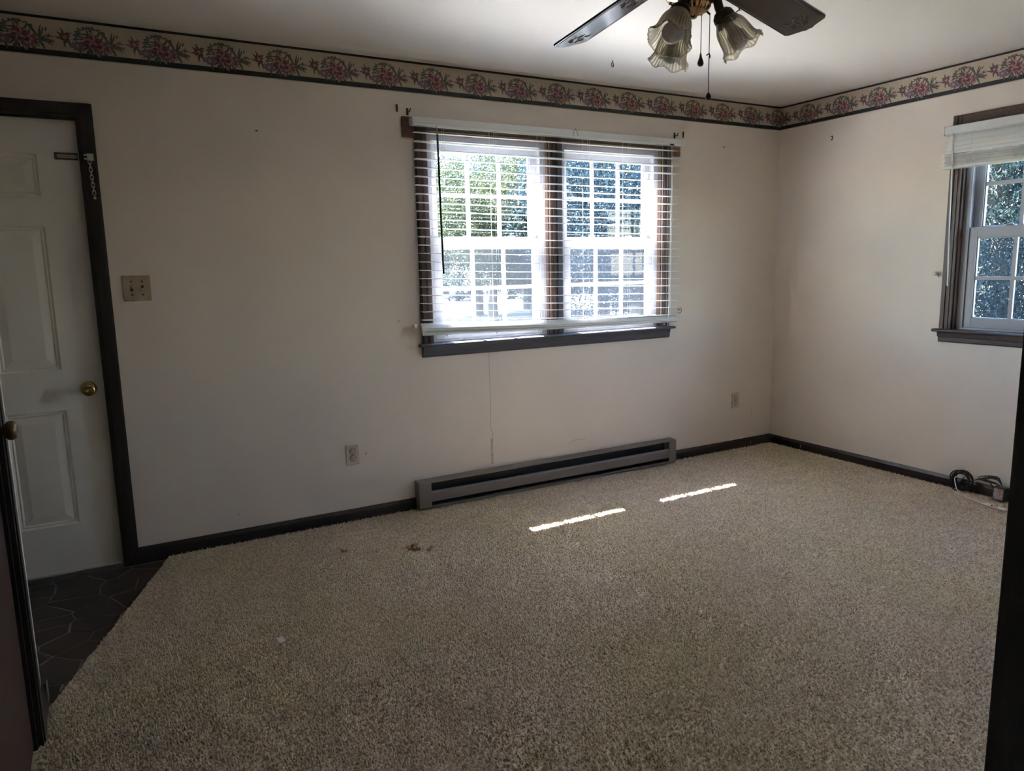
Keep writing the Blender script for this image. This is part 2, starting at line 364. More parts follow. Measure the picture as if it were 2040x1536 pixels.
# ---- baseboards
def bb_profile(d=0.014, h=0.068): return [(0, -0.012), (-d, -0.012), (-d, h*0.72), (-d*0.55, h*0.90), (-d*0.35, h), (0, h)]
BBP = bb_profile()
m = MB(); m.prism(BBP, -4.306, -2.885, 'x'); m.prism(BBP, -0.985, -0.0, 'x')
struct(m.build('baseboard_back', M_darkh), 'dark stained baseboard along the window wall', 'baseboard')
m = MB(); m.prism([(p, q) for p, q in BBP], YF, 0.0, 'y')
bbr = struct(m.build('baseboard_right', M_darkh), 'dark stained baseboard along the right wall', 'baseboard')
for (par, pts) in ((bbr, [(-0.0150, -0.30, 0.02), (-0.0150, -0.30, 0.045)]),):
    MB().tube(pts, 0.0035, 6).build('nail_fixing', M_steel, par)
bbk = bpy.data.objects['baseboard_back']; MB().tube([(-0.215, -0.0150, 0.018), (-0.215, -0.0150, 0.045)], 0.003, 6).build('nail_fixing', M_steel, bbk)
m = MB(); m.prism([(XL - p, q) for p, q in BBP], -1.344, -1.17, 'y'); m.prism([(-1.17 - p, q) for p, q in BBP], -5.8, XL + 0.014, 'x')
bbl = struct(m.build('baseboard_left', M_darkh), 'dark short baseboard round the closet corner', 'baseboard')
MB().box(XL + 0.0145, XL + 0.0165, -1.20, -1.157, 0.012, 0.075).build('pale_chip', M_steel, bbl)
m = MB(); m.prism([(YF - p*-1, q) for p, q in [( -a, b) for a, b in BBP]], -3.49, -0.014, 'x')
struct(m.build('baseboard_front', M_darkh), 'dark stained baseboard along the doorway wall', 'baseboard')

# ---- casings
def casing_board(m, x0, x1, z0, z1, t=0.018, side=None):
    """moulded flat board on the local wall plane y=0 projecting to -t"""
    m.box(x0, x1, -t*0.7, 0.0, z0, z1); 
    if x1 - x0 < z1 - z0:
        w = x1 - x0; m.box(x0 + 0.12*w, x0 + 0.42*w, -t, -t*0.7, z0, z1); m.box(x0 + 0.62*w, x0 + 0.80*w, -t*0.92, -t*0.7, z0, z1)
    else:
        w = z1 - z0; m.box(x0, x1, -t, -t*0.7, z0 + 0.58*w, z0 + 0.88*w); m.box(x0, x1, -t*0.92, -t*0.7, z0 + 0.20*w, z0 + 0.38*w)
CW = 0.065
t1 = struct(empty('trim_1'), 'dark wooden casing, stool and apron of the double window', 'window trim')
m = MB(); casing_board(m, WX[0] - CW, WX[0], WZ0, WZ1 + CW); m.build('side_casing', M_brownw, t1, bevel=0.0015)
m = MB(); casing_board(m, WX[3], WX[3] + CW, WZ0, WZ1 + CW); m.build('side_casing', M_brownw, t1, bevel=0.0015)
m = MB(); casing_board(m, WX[0], WX[3], WZ1, WZ1 + CW); m.build('head_casing', M_brownw, t1, bevel=0.0015)
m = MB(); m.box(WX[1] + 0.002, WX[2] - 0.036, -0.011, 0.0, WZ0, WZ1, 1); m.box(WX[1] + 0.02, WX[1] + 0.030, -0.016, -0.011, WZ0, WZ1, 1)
m.box(WX[2] - 0.036, WX[2] - 0.002, -0.019, 0.0, WZ0, WZ1, 0); m.build('mullion_casing', [M_darkhaze, M_brownw], t1, bevel=0.0015)
m = MB()
for a, b in ((WX[0], WX[1]), (WX[2], WX[3])):           # wood jamb liners
    m.box(a, a + 0.010, 0, 0.03, WZ0, WZ1); m.box(b - 0.010, b, 0, 0.03, WZ0, WZ1); m.box(a, b, 0, 0.03, WZ1 - 0.010, WZ1)
m.build('jamb_liner', M_brownw, t1)
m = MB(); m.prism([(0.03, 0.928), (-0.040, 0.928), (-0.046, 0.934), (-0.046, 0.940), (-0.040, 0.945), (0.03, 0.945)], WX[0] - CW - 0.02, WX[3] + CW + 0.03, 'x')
m.build('stool', M_darkhaze, t1)
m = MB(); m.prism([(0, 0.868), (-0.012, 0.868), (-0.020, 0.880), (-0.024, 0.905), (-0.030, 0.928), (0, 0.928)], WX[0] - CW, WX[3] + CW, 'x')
m.build('apron', M_darkhaze, t1)

t2 = struct(empty('trim_2', (0, RY1, 0), -PI/2), 'dark wooden casing and stool of the right hand window', 'window trim')
RW = RY1 - RY0
m = MB(); casing_board(m, -CW, 0, WZ0, WZ1 + CW); m.build('side_casing', M_brownw, t2, bevel=0.0015)
m = MB(); casing_board(m, RW, RW + CW, WZ0, WZ1 + CW); m.build('side_casing', M_brownw, t2, bevel=0.0015)
m = MB(); casing_board(m, 0, RW, WZ1, WZ1 + CW, 0.020); m.build('head_casing', M_brownw, t2, bevel=0.0015)
m = MB(); m.box(0, 0.010, 0, 0.03, WZ0, WZ1); m.box(RW - 0.010, RW, 0, 0.03, WZ0, WZ1); m.box(0, RW, 0, 0.03, WZ1 - 0.010, WZ1); m.build('jamb_liner', M_brownw, t2)
m = MB(); m.prism([(0.03, 0.928), (-0.040, 0.928), (-0.046, 0.934), (-0.046, 0.940), (-0.040, 0.945), (0.03, 0.945)], -CW - 0.025, RW + CW + 0.025, 'x'); m.build('stool', M_brownh, t2)
m = MB(); m.prism([(0, 0.868), (-0.010, 0.868), (-0.014, 0.874), (-0.014, 0.896), (-0.024, 0.900), (-0.030, 0.928), (0, 0.928)], -CW, RW + CW, 'x'); m.build('apron', M_brownh, t2)

t3 = struct(empty('trim_3'), 'black stained casing round the white entry door', 'door trim')
def plain_casing(m, x0, x1, z0, z1):
    m.box(x0, x1, -0.014, 0.0, z0, z1); m.box(x0 + 0.25*(x1-x0) if x1-x0 < z1-z0 else x0, x1 - 0.10*(x1-x0) if x1-x0 < z1-z0 else x1, -0.018, -0.014, z0 if x1-x0 < z1-z0 else z0 + 0.25*(z1-z0), z1 if x1-x0 < z1-z0 else z1 - 0.10*(z1-z0))
m = MB(); plain_casing(m, DX1 + 0.002, DX1 + 0.069, -0.012, 2.096); m.build('side_casing', M_dark, t3, bevel=0.0015)
m = MB(); plain_casing(m, DX0 - 0.069, DX0 - 0.002, -0.012, 2.096); m.build('side_casing', M_dark, t3, bevel=0.0015)
m = MB(); plain_casing(m, DX0 - 0.002, DX1 + 0.002, 2.030, 2.096); m.build('head_casing', M_dark, t3, bevel=0.0015)
m = MB(); m.box(DX1 + 0.001, DX1 + 0.012, 0, WT, -0.012, 2.042); m.box(DX0 - 0.012, DX0 - 0.001, 0, WT, -0.012, 2.042); m.box(DX0, DX1, 0, WT, 2.030, 2.042)
m.box(DX1 - 0.012, DX1 + 0.001, 0.068, 0.085, -0.012, 2.042); m.box(DX0 - 0.001, DX0 + 0.012, 0.068, 0.085, -0.012, 2.042); m.box(DX0, DX1, 0.068, 0.085, 2.014, 2.030); m.build('jamb', M_dark, t3)
m = MB(); m.prism([(0.13, -0.012), (-0.03, -0.012), (-0.022, 0.000), (0.0, 0.006), (0.13, 0.006)], DX0, DX1, 'x'); m.build('threshold', M_thr, t3)

t4 = struct(empty('trim_4', (XL, 0, 0), PI/2), 'black stained casing of the reddish closet door at left', 'door trim')
# local: x -> +y, y -> -x ; wall face is local y=0, room at -y
m = MB(); plain_casing(m, CY1, CY1 + 0.068, -0.012, 2.115); m.build('side_casing', M_dark, t4, bevel=0.0015)
m = MB(); plain_casing(m, CY0 - 0.068, CY0, -0.012, 2.115); m.build('side_casing', M_dark, t4, bevel=0.0015)
m = MB(); plain_casing(m, CY0, CY1, 2.05, 2.115); m.build('head_casing', M_dark, t4, bevel=0.0015)
m = MB(); m.box(CY1 - 0.012, CY1, 0, 0.10, -0.012, 2.05); m.box(CY0, CY0 + 0.012, 0, 0.10, -0.012, 2.05); m.box(CY0 + 0.012, CY1 - 0.012, 0, 0.10, 2.038, 2.05); m.build('jamb', M_dark, t4)

t5 = struct(empty('trim_5'), 'black door jamb standing close at the right edge', 'door trim')
m = MB(); m.box(JX1 - 0.014, JX1, YF - 0.125, YF + 0.004, -0.012, 2.06); m.build('jamb', M_dark, t5, bevel=0.002)
m = MB(); m.box(JX0, JX0 + 0.014, YF - 0.125, YF + 0.004, -0.012, 2.06); m.build('jamb', M_dark, t5, bevel=0.002)
m = MB(); m.box(JX0 + 0.014, JX1 - 0.014, YF - 0.125, YF + 0.004, 2.046, 2.06); m.build('head_jamb', M_dark, t5)
m = MB(); m.box(JX1 + 0.018, JX1 + 0.080, YF, YF + 0.018, -0.012, 2.12); m.build('side_casing', M_dark, t5, bevel=0.002)
m = MB(); m.box(JX0 - 0.078, JX0 - 0.016, YF, YF + 0.018, -0.012, 2.12); m.build('side_casing', M_dark, t5, bevel=0.002)
m = MB(); m.box(JX0 - 0.016, JX1 + 0.018, YF, YF + 0.018, 2.060, 2.12); m.build('head_casing', M_dark, t5, bevel=0.002)

# ---- doors
def panel_mesh(x0, x1, z0, z1, yf):
    """moulded panel: groove, sloping bevel and raised field; front face of door at yf (room side is -y)"""
    m = MB(); rings = [(0, 0.0), (0.008, 0.006), (0.014, 0.004), (0.020, 0.008), (0.052, 0.0015)]
    L = [[(x0+d, yf+e, z0+d), (x1-d, yf+e, z0+d), (x1-d, yf+e, z1-d), (x0+d, yf+e, z1-d)] for d, e in rings]
    for a, b in zip(L, L[1:]):
        for i in range(4):
            j = (i+1) % 4; m.face([a[i], a[j], b[j], b[i]])
    m.face(L[-1]); return m
d1 = struct(empty('door_1', ((DX0+DX1)/2, 0.022, 0)), 'off white six panel entry door with brass knob', 'door')
hw = (DX1 - DX0)/2
xs = [(-hw + 0.158, -0.067), (0.067, hw - 0.158)]; zs = [(0.229, 0.762), (0.945, 1.577), (1.702, 1.881)]
m = MB(); DZ0, DZ1 = 0.008, 2.027
m.box(-hw, hw, 0.012, 0.044, DZ0, DZ1)
m.box(-hw, xs[0][0], 0, 0.012, DZ0, DZ1); m.box(xs[0][1], xs[1][0], 0, 0.012, DZ0, DZ1); m.box(xs[1][1], hw, 0, 0.012, DZ0, DZ1)
zz = [DZ0, zs[0][0], zs[0][1], zs[1][0], zs[1][1], zs[2][0], zs[2][1], DZ1]
for a, b in xs:
    for i in (0, 2, 4, 6): m.box(a, b, 0, 0.012, zz[i], zz[i+1])
m.build('slab', M_doorw, d1)
for a, b in xs:
    for c, d in zs: panel_mesh(a, b, c, d, 0.0).build('panel', M_doorw, d1)
def knob(parent, M, mt, big=1.0):
    k = MB().lathe([(0.0, 0.0), (0.033, 0.0), (0.033, 0.004), (0.027, 0.009), (0.012, 0.011)], 28, M).build('rose', mt, parent, smooth=True)
    prof = [(0.011, 0.010), (0.011, 0.030), (0.018, 0.036), (0.0265, 0.044), (0.0275, 0.054), (0.024, 0.062), (0.012, 0.0655), (0.010, 0.0635), (0.0, 0.0635)]
    return MB().lathe([(r*big, z) for r, z in prof], 28, M).build('knob', mt, parent, smooth=True)
knob(d1, place((0, -1, 0), (hw - 0.062, 0, 0.851)), M_brass)
m = MB(); x0, x1 = hw - 0.092, hw - 0.004                 # slotted chain track
m.box(x0, x1, -0.004, 0, 1.860, 1.868); m.box(x0, x1, -0.004, 0, 1.882, 1.890); m.box(x0, x0 + 0.010, -0.004, 0, 1.868, 1.882); m.box(x1 - 0.004, x1, -0.004, 0, 1.868, 1.882)
tr = m.build('chain_track', M_abrass, d1)
m = MB(); m.box(x0 + 0.012, x1 - 0.006, -0.0035, -0.001, 1.8725, 1.8775); m.build('slot_bar', M_steel, tr)
for sx in (x0 + 0.008, x1 - 0.008):
    for sz in (1.864, 1.886): MB().lathe([(0, 0.003), (0.003, 0.002), (0.0035, 0)], 8, place((0, -1, 0), (sx, -0.004, sz))).build('screw', M_black, tr)

d2 = struct(empty('door_2', (XL, (CY0+CY1)/2, 0), PI/2), 'reddish brown closet door with antique brass knob', 'door')
cw = (CY1 - CY0)/2 - 0.014
m = MB(); m.box(-cw, cw, 0.010, 0.046, 0.01, 2.035); m.build('slab', M_reddoor, d2, bevel=0.002)
knob(d2, place((0, -1, 0), (cw - 0.050, 0.010, 0.956)), M_abrass, 0.95)

# ---- entry floor stones (each its own piece, joints recessed)
def clip(poly, a, b, c):
    out = []
    for i in range(len(poly)):
        p, q = poly[i], poly[(i+1) % len(poly)]; dp = a*p[0]+b*p[1]-c; dq = a*q[0]+b*q[1]-c
        if dp <= 0: out.append(p)
        if (dp < 0) != (dq < 0) and abs(dp-dq) > 1e-12: t = dp/(dp-dq); out.append((p[0]+t*(q[0]-p[0]), p[1]+t*(q[1]-p[1])))
    return out
seeds = []
for j in range(11):
    for i in range(10):
        seeds.append((-5.72 + 0.185*i + (0.09 if j % 2 else 0) + random.uniform(-0.062, 0.062), -1.20 + 0.118*j + random.uniform(-0.042, 0.042)))
cx0, cy0, cx1, cy1 = -4.17, 0.0, -4.64, -1.25             # carpet edge line
na, nb = (cy1 - cy0), -(cx1 - cx0); ln = math.hypot(na, nb); na, nb = na/ln, nb/ln
if na*(-5) + nb*(-0.5) - (na*cx0 + nb*cy0) > 0: na, nb = -na, -nb
nc = na*cx0 + nb*cy0
for s in seeds:
    P = [(-5.8, -1.155), (-4.05, -1.155), (-4.05, -0.03), (-5.8, -0.03)]
    for q in seeds:
        if q is s: continue
        a, b = q[0]-s[0], q[1]-s[1]; d = math.hypot(a, b)
        if d > 0.7: continue
        a, b = a/d, b/d; c = a*(s[0]+q[0])/2 + b*(s[1]+q[1])/2 - random.uniform(0.0010, 0.0045); P = clip(P, a, b, c)
        if len(P) < 3: break
    if len(P) >= 3: P = clip(P, na, nb, nc - 0.004)
    if len(P) >= 3:
        ar = abs(sum(P[i][0]*P[(i+1) % len(P)][1] - P[(i+1) % len(P)][0]*P[i][1] for i in range(len(P))))/2
        if ar > 0.0006:
            MB().prism(P, -0.014, -0.0108 + random.uniform(-0.0003, 0.0003), 'z').build('stone', M_tile, floor)

# ---- carpet
carpet_poly = [(0, 0), (0, YF), (JX1 - 0.014, YF), (JX1 - 0.014, YF - 0.13), (-2.5, YF - 0.13), (-2.5, -5.3), (-4.85, -5.3), (-4.85, YF - 0.13), (JX0 + 0.014, YF - 0.13), (JX0 + 0.014, YF), (XL, YF), (XL, CY0), (XL - 0.1, CY0), (XL - 0.1, CY1), (XL, CY1), (cx1, cy1), (cx0, cy0)]
carpet = MB().prism(carpet_poly, -0.012, 0.0, 'z').build('carpet', M_carpet)
tag(carpet, 'worn beige cut pile carpet covering the room floor', 'carpet')
STEP = 0.0083
gx, gy = np.meshgrid(np.arange(XL, -0.012, STEP), np.arange(YF + 0.02, -0.012, STEP)); gx = gx.ravel(); gy = gy.ravel()
gx = gx + rng.uniform(-0.0036, 0.0036, gx.size); gy = gy + rng.uniform(-0.0036, 0.0036, gy.size)
inside = (na*gx + nb*gy > nc + 0.001) & (gx > XL + 0.004) & ~((gx > -2.885) & (gx < -0.985) & (gy > -0.066))
gx, gy = gx[inside], gy[inside]; N = gx.size
ang = rng.uniform(0, 2*PI, N); rad = rng.uniform(0.0040, 0.0062, N)
low = np.sin(gx*2.3 + 1.0)*np.cos(gy*3.1) + np.sin(gx*5.1 - gy*4.0)*0.6
lean = rng.uniform(0.001, 0.006, N); ldir = rng.uniform(0, 2*PI, N)
hh = rng.uniform(0.0035, 0.013, N) + 0.001*low
V5 = np.zeros((N, 5, 3), np.float32)
for i in range(4):
    V5[:, i, 0] = gx + rad*np.cos(ang + i*PI/2); V5[:, i, 1] = gy + rad*np.sin(ang + i*PI/2); V5[:, i, 2] = -0.001
V5[:, 4, 0] = gx + lean*np.cos(ldir); V5[:, 4, 1] = gy + lean*np.sin(ldir); V5[:, 4, 2] = hh
base = (np.arange(N)*5)[:, None]; tri = np.concatenate([base + np.array([[i, (i+1) % 4, 4]]) for i in range(4)], axis=1).reshape(-1)
me = bpy.data.meshes.new('pile'); me.vertices.add(N*5); me.vertices.foreach_set('co', V5.reshape(-1))
me.loops.add(tri.size); me.loops.foreach_set('vertex_index', tri.astype(np.int32))
me.polygons.add(tri.size//3); me.polygons.foreach_set('loop_start', np.arange(0, tri.size, 3, dtype=np.int32)); me.polygons.foreach_set('loop_total', np.full(tri.size//3, 3, np.int32))
me.polygons.foreach_set('use_smooth', np.ones(tri.size//3, bool)); me.update(calc_edges=True); me.materials.append(M_carpet)
pile = bpy.data.objects.new('pile', me); COL.objects.link(pile); pile.parent = carpet; pile['kind'] = 'stuff'

# ---- windows (local: x along the wall, +y outwards, z up)
def make_window(name, loc, rz, W, label):
    w = struct(empty(name, loc, rz), label, 'window'); g = 0.010
    m = MB()                                            # vinyl main frame with stepped tracks
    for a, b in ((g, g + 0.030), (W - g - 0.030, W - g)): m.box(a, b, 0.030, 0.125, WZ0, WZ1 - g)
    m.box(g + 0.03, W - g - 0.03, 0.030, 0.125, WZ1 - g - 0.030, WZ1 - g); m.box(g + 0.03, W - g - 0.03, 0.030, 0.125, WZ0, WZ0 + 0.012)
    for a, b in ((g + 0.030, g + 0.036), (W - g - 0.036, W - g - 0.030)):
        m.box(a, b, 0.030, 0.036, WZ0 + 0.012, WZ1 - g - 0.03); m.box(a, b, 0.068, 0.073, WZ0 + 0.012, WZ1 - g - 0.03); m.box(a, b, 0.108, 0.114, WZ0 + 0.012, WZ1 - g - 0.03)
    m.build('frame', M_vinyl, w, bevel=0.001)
    p = MB(); p.face([(g + 0.03, 0.119, WZ0 + 0.012), (W - g - 0.03, 0.119, WZ0 + 0.012), (W - g - 0.03, 0.119, 1.50), (g + 0.03, 0.119, 1.50)]); p.build('haze_veil', M_veil, w)  # added sheet that lays a haze veil over the lower sash
    for (nm, y0, y1, z0, z1, rb, rt) in (('lower_sash', 0.038, 0.066, WZ0 + 0.013, 1.528, 0.054, 0.058), ('upper_sash', 0.075, 0.106, 1.478, 2.048, 0.052, 0.042)):
        a, b = g + 0.034, W - g - 0.034; st = 0.044
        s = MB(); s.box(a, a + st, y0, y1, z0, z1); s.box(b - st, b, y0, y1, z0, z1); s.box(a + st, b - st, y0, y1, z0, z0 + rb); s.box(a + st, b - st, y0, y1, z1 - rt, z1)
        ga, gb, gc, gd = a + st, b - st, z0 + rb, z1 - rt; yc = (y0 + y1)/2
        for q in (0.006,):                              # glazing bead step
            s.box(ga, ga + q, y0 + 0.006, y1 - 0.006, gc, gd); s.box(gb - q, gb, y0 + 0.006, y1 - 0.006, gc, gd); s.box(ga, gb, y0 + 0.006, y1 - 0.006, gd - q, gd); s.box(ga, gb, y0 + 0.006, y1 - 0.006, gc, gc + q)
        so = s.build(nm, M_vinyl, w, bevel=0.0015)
        for k in (1, 2):
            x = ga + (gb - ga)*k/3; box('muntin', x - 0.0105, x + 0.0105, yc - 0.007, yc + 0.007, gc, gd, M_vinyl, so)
        zc = (gc + gd)/2
        for k in range(3): 
            xa = ga + (gb - ga)*k/3 + (0.0105 if k else 0); xb = ga + (gb - ga)*(k+1)/3 - (0.0105 if k < 2 else 0)
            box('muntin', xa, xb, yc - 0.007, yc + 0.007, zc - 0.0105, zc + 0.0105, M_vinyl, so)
            for (za, zb) in ((gc + 0.006, zc - 0.0105), (zc + 0.0105, gd - 0.006)):
                p = MB(); p.face([(xa, yc, za), (xb, yc, za), (xb, yc, zb), (xa, yc, zb)]); p.build('pane', M_glass, so)
        if nm == 'lower_sash':
            for fx in (0.30, 0.72):
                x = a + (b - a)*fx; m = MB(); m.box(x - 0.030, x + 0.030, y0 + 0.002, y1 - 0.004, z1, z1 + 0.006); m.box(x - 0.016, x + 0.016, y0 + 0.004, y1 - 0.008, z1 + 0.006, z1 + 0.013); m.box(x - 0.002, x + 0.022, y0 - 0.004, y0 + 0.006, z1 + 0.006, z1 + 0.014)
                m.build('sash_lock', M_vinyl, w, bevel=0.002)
    return w
make_window('window_1', (WX[0], 0, 0), 0, WX[1] - WX[0], 'left white double hung sash of the double window')
make_window('window_2', (WX[2], 0, 0), 0, WX[3] - WX[2], 'right white double hung sash of the double window')
make_window('window_3', (0, RY1, 0), -PI/2, RW, 'white double hung window in the right wall')

# ================================================================== WALLPAPER BORDER
def lens(m, u, v, a, L, w, k, c=0.0):
    """leaf or petal from (u,v) in direction a"""
    pts = []
    for t, s in ((0, 0), (0.25, 0.8), (0.55, 1.0), (0.85, 0.55), (1, 0), (0.85, -0.55), (0.55, -1.0), (0.25, -0.8)):
        aa = a + c*t; pts.append((u + L*t*math.cos(aa) - w/2*s*math.sin(aa), v + L*t*math.sin(aa) + w/2*s*math.cos(aa)))
    m.append((pts, k))
def stroke(m, pts, w, k):
    for (a, b) in zip(pts, pts[1:]):
        d = math.hypot(b[0]-a[0], b[1]-a[1]) or 1; nx_, ny_ = -(b[1]-a[1])/d*w/2, (b[0]-a[0])/d*w/2
        m.append(([(a[0]+nx_, a[1]+ny_), (a[0]-nx_, a[1]-ny_), (b[0]-nx_, b[1]-ny_), (b[0]+nx_, b[1]+ny_)], k))
def flower(m, u, v, r, n, k1, k2, kc, rot=0.0):
    for i in range(n): lens(m, u, v, rot + 2*PI*i/n, r*(0.85 + 0.3*random.random()), r*0.42, k1)
    for i in range(n - 2): lens(m, u, v, rot + 0.4 + 2*PI*i/(n-2), r*0.68, r*0.34, k2)
    for i in range(5): lens(m, u, v, 2*PI*i/5, r*0.36, r*0.22, kc)
def motif():
    R = random.Random(5); m = []
    # 0 rose 1 dark rose 2 violet 3 green 4 pale pink      v measured from the top of the dark band
    for a, L in ((-2.6, .055), (-2.2, .052), (-1.9, .058), (-1.45, .060), (-1.1, .055), (-.8, .052), (-.45, .055), (-2.9, .05), (-.15, .05), (3.0, .06), (.3, .055)):
        lens(m, 0.002, 0.040, a, L, 0.011, 3, R.uniform(-.5, .5))
    arch = [(-.058, .058), (-.056, .074), (-.046, .086), (-.034, .093), (-.018, .099), (0, .101), (.018, .098), (.034, .090), (.046, .078), (.053, .064), (.056, .050)]
    stroke(m, arch, 0.0016, 3)
    for i, (u, v) in enumerate(arch):
        for s in (-1, 1): lens(m, u, v, math.atan2(v - .05, u) + s*1.0 + R.uniform(-.4, .4), R.uniform(.013, .020), .0075, 3 if (i + s) % 4 else 2)
    flower(m, -.002, .101, .0125, 6, 1, 2, 4)
    for u, v, r in ((-.047, .084, .008), (.043, .081, .008)): flower(m, u, v, r, 5, 3, 3, 2)
    for a, L in ((2.5, .032), (1.7, .036), (1.2, .030), (.6, .026), (-2.6, .034), (-1.9, .036), (-1.2, .036), (-.6, .040)): lens(m, -.100, .056, a, L*1.15, .0085, 3, R.uniform(-.6, .6))
    flower(m, -.100, .058, .024, 7, 1, 0, 4, .3)
    for a, L in ((1.9, .060), (1.5, .050), (1.1, .046), (.7, .050), (.3, .048), (-.1, .046), (-.5, .046), (-.9, .04), (-1.3, .036)): lens(m, .070, .040, a, L*1.22, .0082, 3, R.uniform(-.5, .5))
    flower(m, .106, .056, .014, 6, 4, 2, 1, .5); flower(m, .118, .036, .010, 5, 1, 0, 4); lens(m, .095, .072, 1.2, .020, .006, 1)
    for i in range(26):
        a = R.uniform(0, 2*PI); rr = R.uniform(.028, .052); lens(m, rr*math.cos(a)*1.15, .046 + rr*math.sin(a)*.75, a + R.uniform(-.7, .7), R.uniform(.016, .028), .0078, 3, R.uniform(-.6, .6))
    flower(m, -.056, .026, .026, 8, 2, 2, 4, .2); flower(m, .058, .024, .022, 7, 2, 4, 1, .1)
    flower(m, .028, .034, .034, 9, 0, 4, 1, .6)
    for i in range(15): lens(m, 0.0, .050, 2*PI*i/15 + .1, R.uniform(.034, .044), .0125, (0, 1, 0, 4)[i % 4])
    for i in range(12): lens(m, 0.0, .050, 2*PI*i/12, R.uniform(.022, .030), .0105, (1, 0, 4)[i % 3])
    for i in range(8): lens(m, 0.0, .050, 2*PI*i/8 + .2, .015, .0075, (0, 4)[i % 2])
    for u, a in ((-.022, -1.6), (.014, -1.5), (.040, -1.1), (-.044, -2.0)): lens(m, u, .014, a, .028, .0085, 3 if u != .014 else 4, .4)
    return m
MOTIF = motif(); BP = [M_pr, M_pd, M_pv, M_pg, M_pp]
def motif_mesh(center=None):
    """flat print; center given: bent round the room corner"""
    m = MB()
    for i, (pts, k) in enumerate(MOTIF):
        e = -0.0012 - 0.0000045*i
        P = []
        for u, v in pts:
            if center is None: P.append((u, e, v))
            else:
                s = center + u
                P.append((s, e, v) if s < -abs(e) else (-abs(e), min(-abs(e), -s), v))
        if P: m.face(P, k)
    return m
def border(name, label, L, loc, rz):
    o = tag(empty(name, loc, rz), label, 'wallpaper')
    for (z0, z1, t, mt, nm) in ((2.306, 2.429, .0010, M_bord, 'paper_strip'), (2.429, 2.4395, .0012, M_btop, 'top_band'), (2.283, 2.306, .0012, M_band, 'lattice_band'), (2.279, 2.283, .0010, M_bord, 'edge_line')):
        box(nm, 0, L, -t, 0.0, z0, z1, mt, o)
    return o
wb1 = border('wallpaper_border', 'long floral wallpaper border above the double window', 5.8, (-5.8, 0, 0), 0)
wb2 = border('wallpaper_border', 'floral wallpaper border along the top of the right wall', 3.45, (0, 0, 0), -PI/2)
fm = motif_mesh().build('flower_motif', BP); fm.parent = wb1; fm.location = (5.8 - 0.03 - 0.2655, 0, 2.306)
for k in range(2, 21):
    c = fm.copy(); COL.objects.link(c); c.parent = wb1; c.location = (5.8 - 0.03 - 0.2655*k, 0, 2.306)
for k in range(0, 13):
    c = fm.copy(); COL.objects.link(c); c.parent = wb2; c.location = (0.232 + 0.2620*k, 0, 2.306)
o = motif_mesh(-0.03).build('flower_motif', BP, wb1); o.location = (5.8, 0, 2.306)

# ================================================================== BLINDS
def slat_mesh(L, zl, zr, sag, w=0.050, tilt=0.0, crown=0.0018, th=0.0026, x0=0.0, yc=-0.046, pt=0.010):
    m = MB(); n = 14; sec = []
    for s in range(5):
        t = s/4; a = (t - 0.5)*w; sec.append((a, crown*(1 - (2*t - 1)**2)))
    ring = sec + [(a, b - th) for a, b in reversed(sec)]
    k = len(ring)
    for i in range(n + 1):
        t = i/n; x = x0 + L*t; z = zl + (zr - zl)*t - sag*(1 - (2*t-1)**2)
        for (a, b) in ring:
            xx = x
            if i == n: xx = x - pt*(0.5 + a/w)         # clipped corner
            if i == 0: xx = x + pt*(0.5 + a/w)*0.4
            m.v.append((xx, yc + a*math.cos(tilt) - b*math.sin(tilt), z + a*math.sin(tilt) + b*math.cos(tilt)))
    for i in range(n):
        for j in range(k): m.f.append((i*k+j, i*k+(j+1) % k, (i+1)*k+(j+1) % k, (i+1)*k+j)); m.m.append(0)
    m.f.append(tuple(range(k))); m.f.append(tuple(n*k + j for j in reversed(range(k)))); m.m += [0, 0]
    return m
BX0, BL = -2.835, 1.860
bl = tag(empty('window_blind', (BX0, 0, 0.945)), 'white slatted blind lowered over the double window, one slat broken', 'blind')
def bbx(name, x0, x1, y0, y1, z0, z1, m, par, bev=0.001): return box(name, x0, x1, y0, y1, z0 - 0.945, z1 - 0.945, m, par, bev)
hr = MB(); hr.prism([(-0.022, 2.108 - .945), (-0.068, 2.108 - .945), (-0.074, 2.112 - .945), (-0.076, 2.118 - .945), (-0.074, 2.146 - .945), (-0.068, 2.149 - .945), (-0.022, 2.149 - .945)], 0.0, BL, 'x')
head = hr.build('headrail', M_rail, bl)
bbx('end_cap', -0.004, 0.0, -0.074, -0.022, 2.110, 2.147, M_rail, bl); bbx('end_cap', BL, BL + 0.010, -0.079, -0.022, 2.106, 2.151, M_rail, bl)
bbx('valance_lip', 0.0, BL, -0.0795, -0.076, 2.104, 2.112, M_slat, head)
NS = 23
for i in range(NS):
    t = i/(NS - 1); zl = 2.074 + (1.082 - 2.074)*t - 0.945; zr = 2.078 + (1.022 - 2.078)*t - 0.945
    L = BL - 0.022 - (0.150 if i == 4 else 0) + random.uniform(-0.004, 0.004)
    slat_mesh(L, zl, zr, 0.004*math.sin(i*1.7) + 0.006*t, x0=0.010 + random.uniform(-0.003, 0.003), tilt=random.uniform(-0.02, 0.02) + (0.10 if i == 0 else 0.0)).build('slat', M_slat, bl, smooth=False)
ra = math.radians(-52)                                  # bottom rail hanging twisted, with two collapsed slats on it
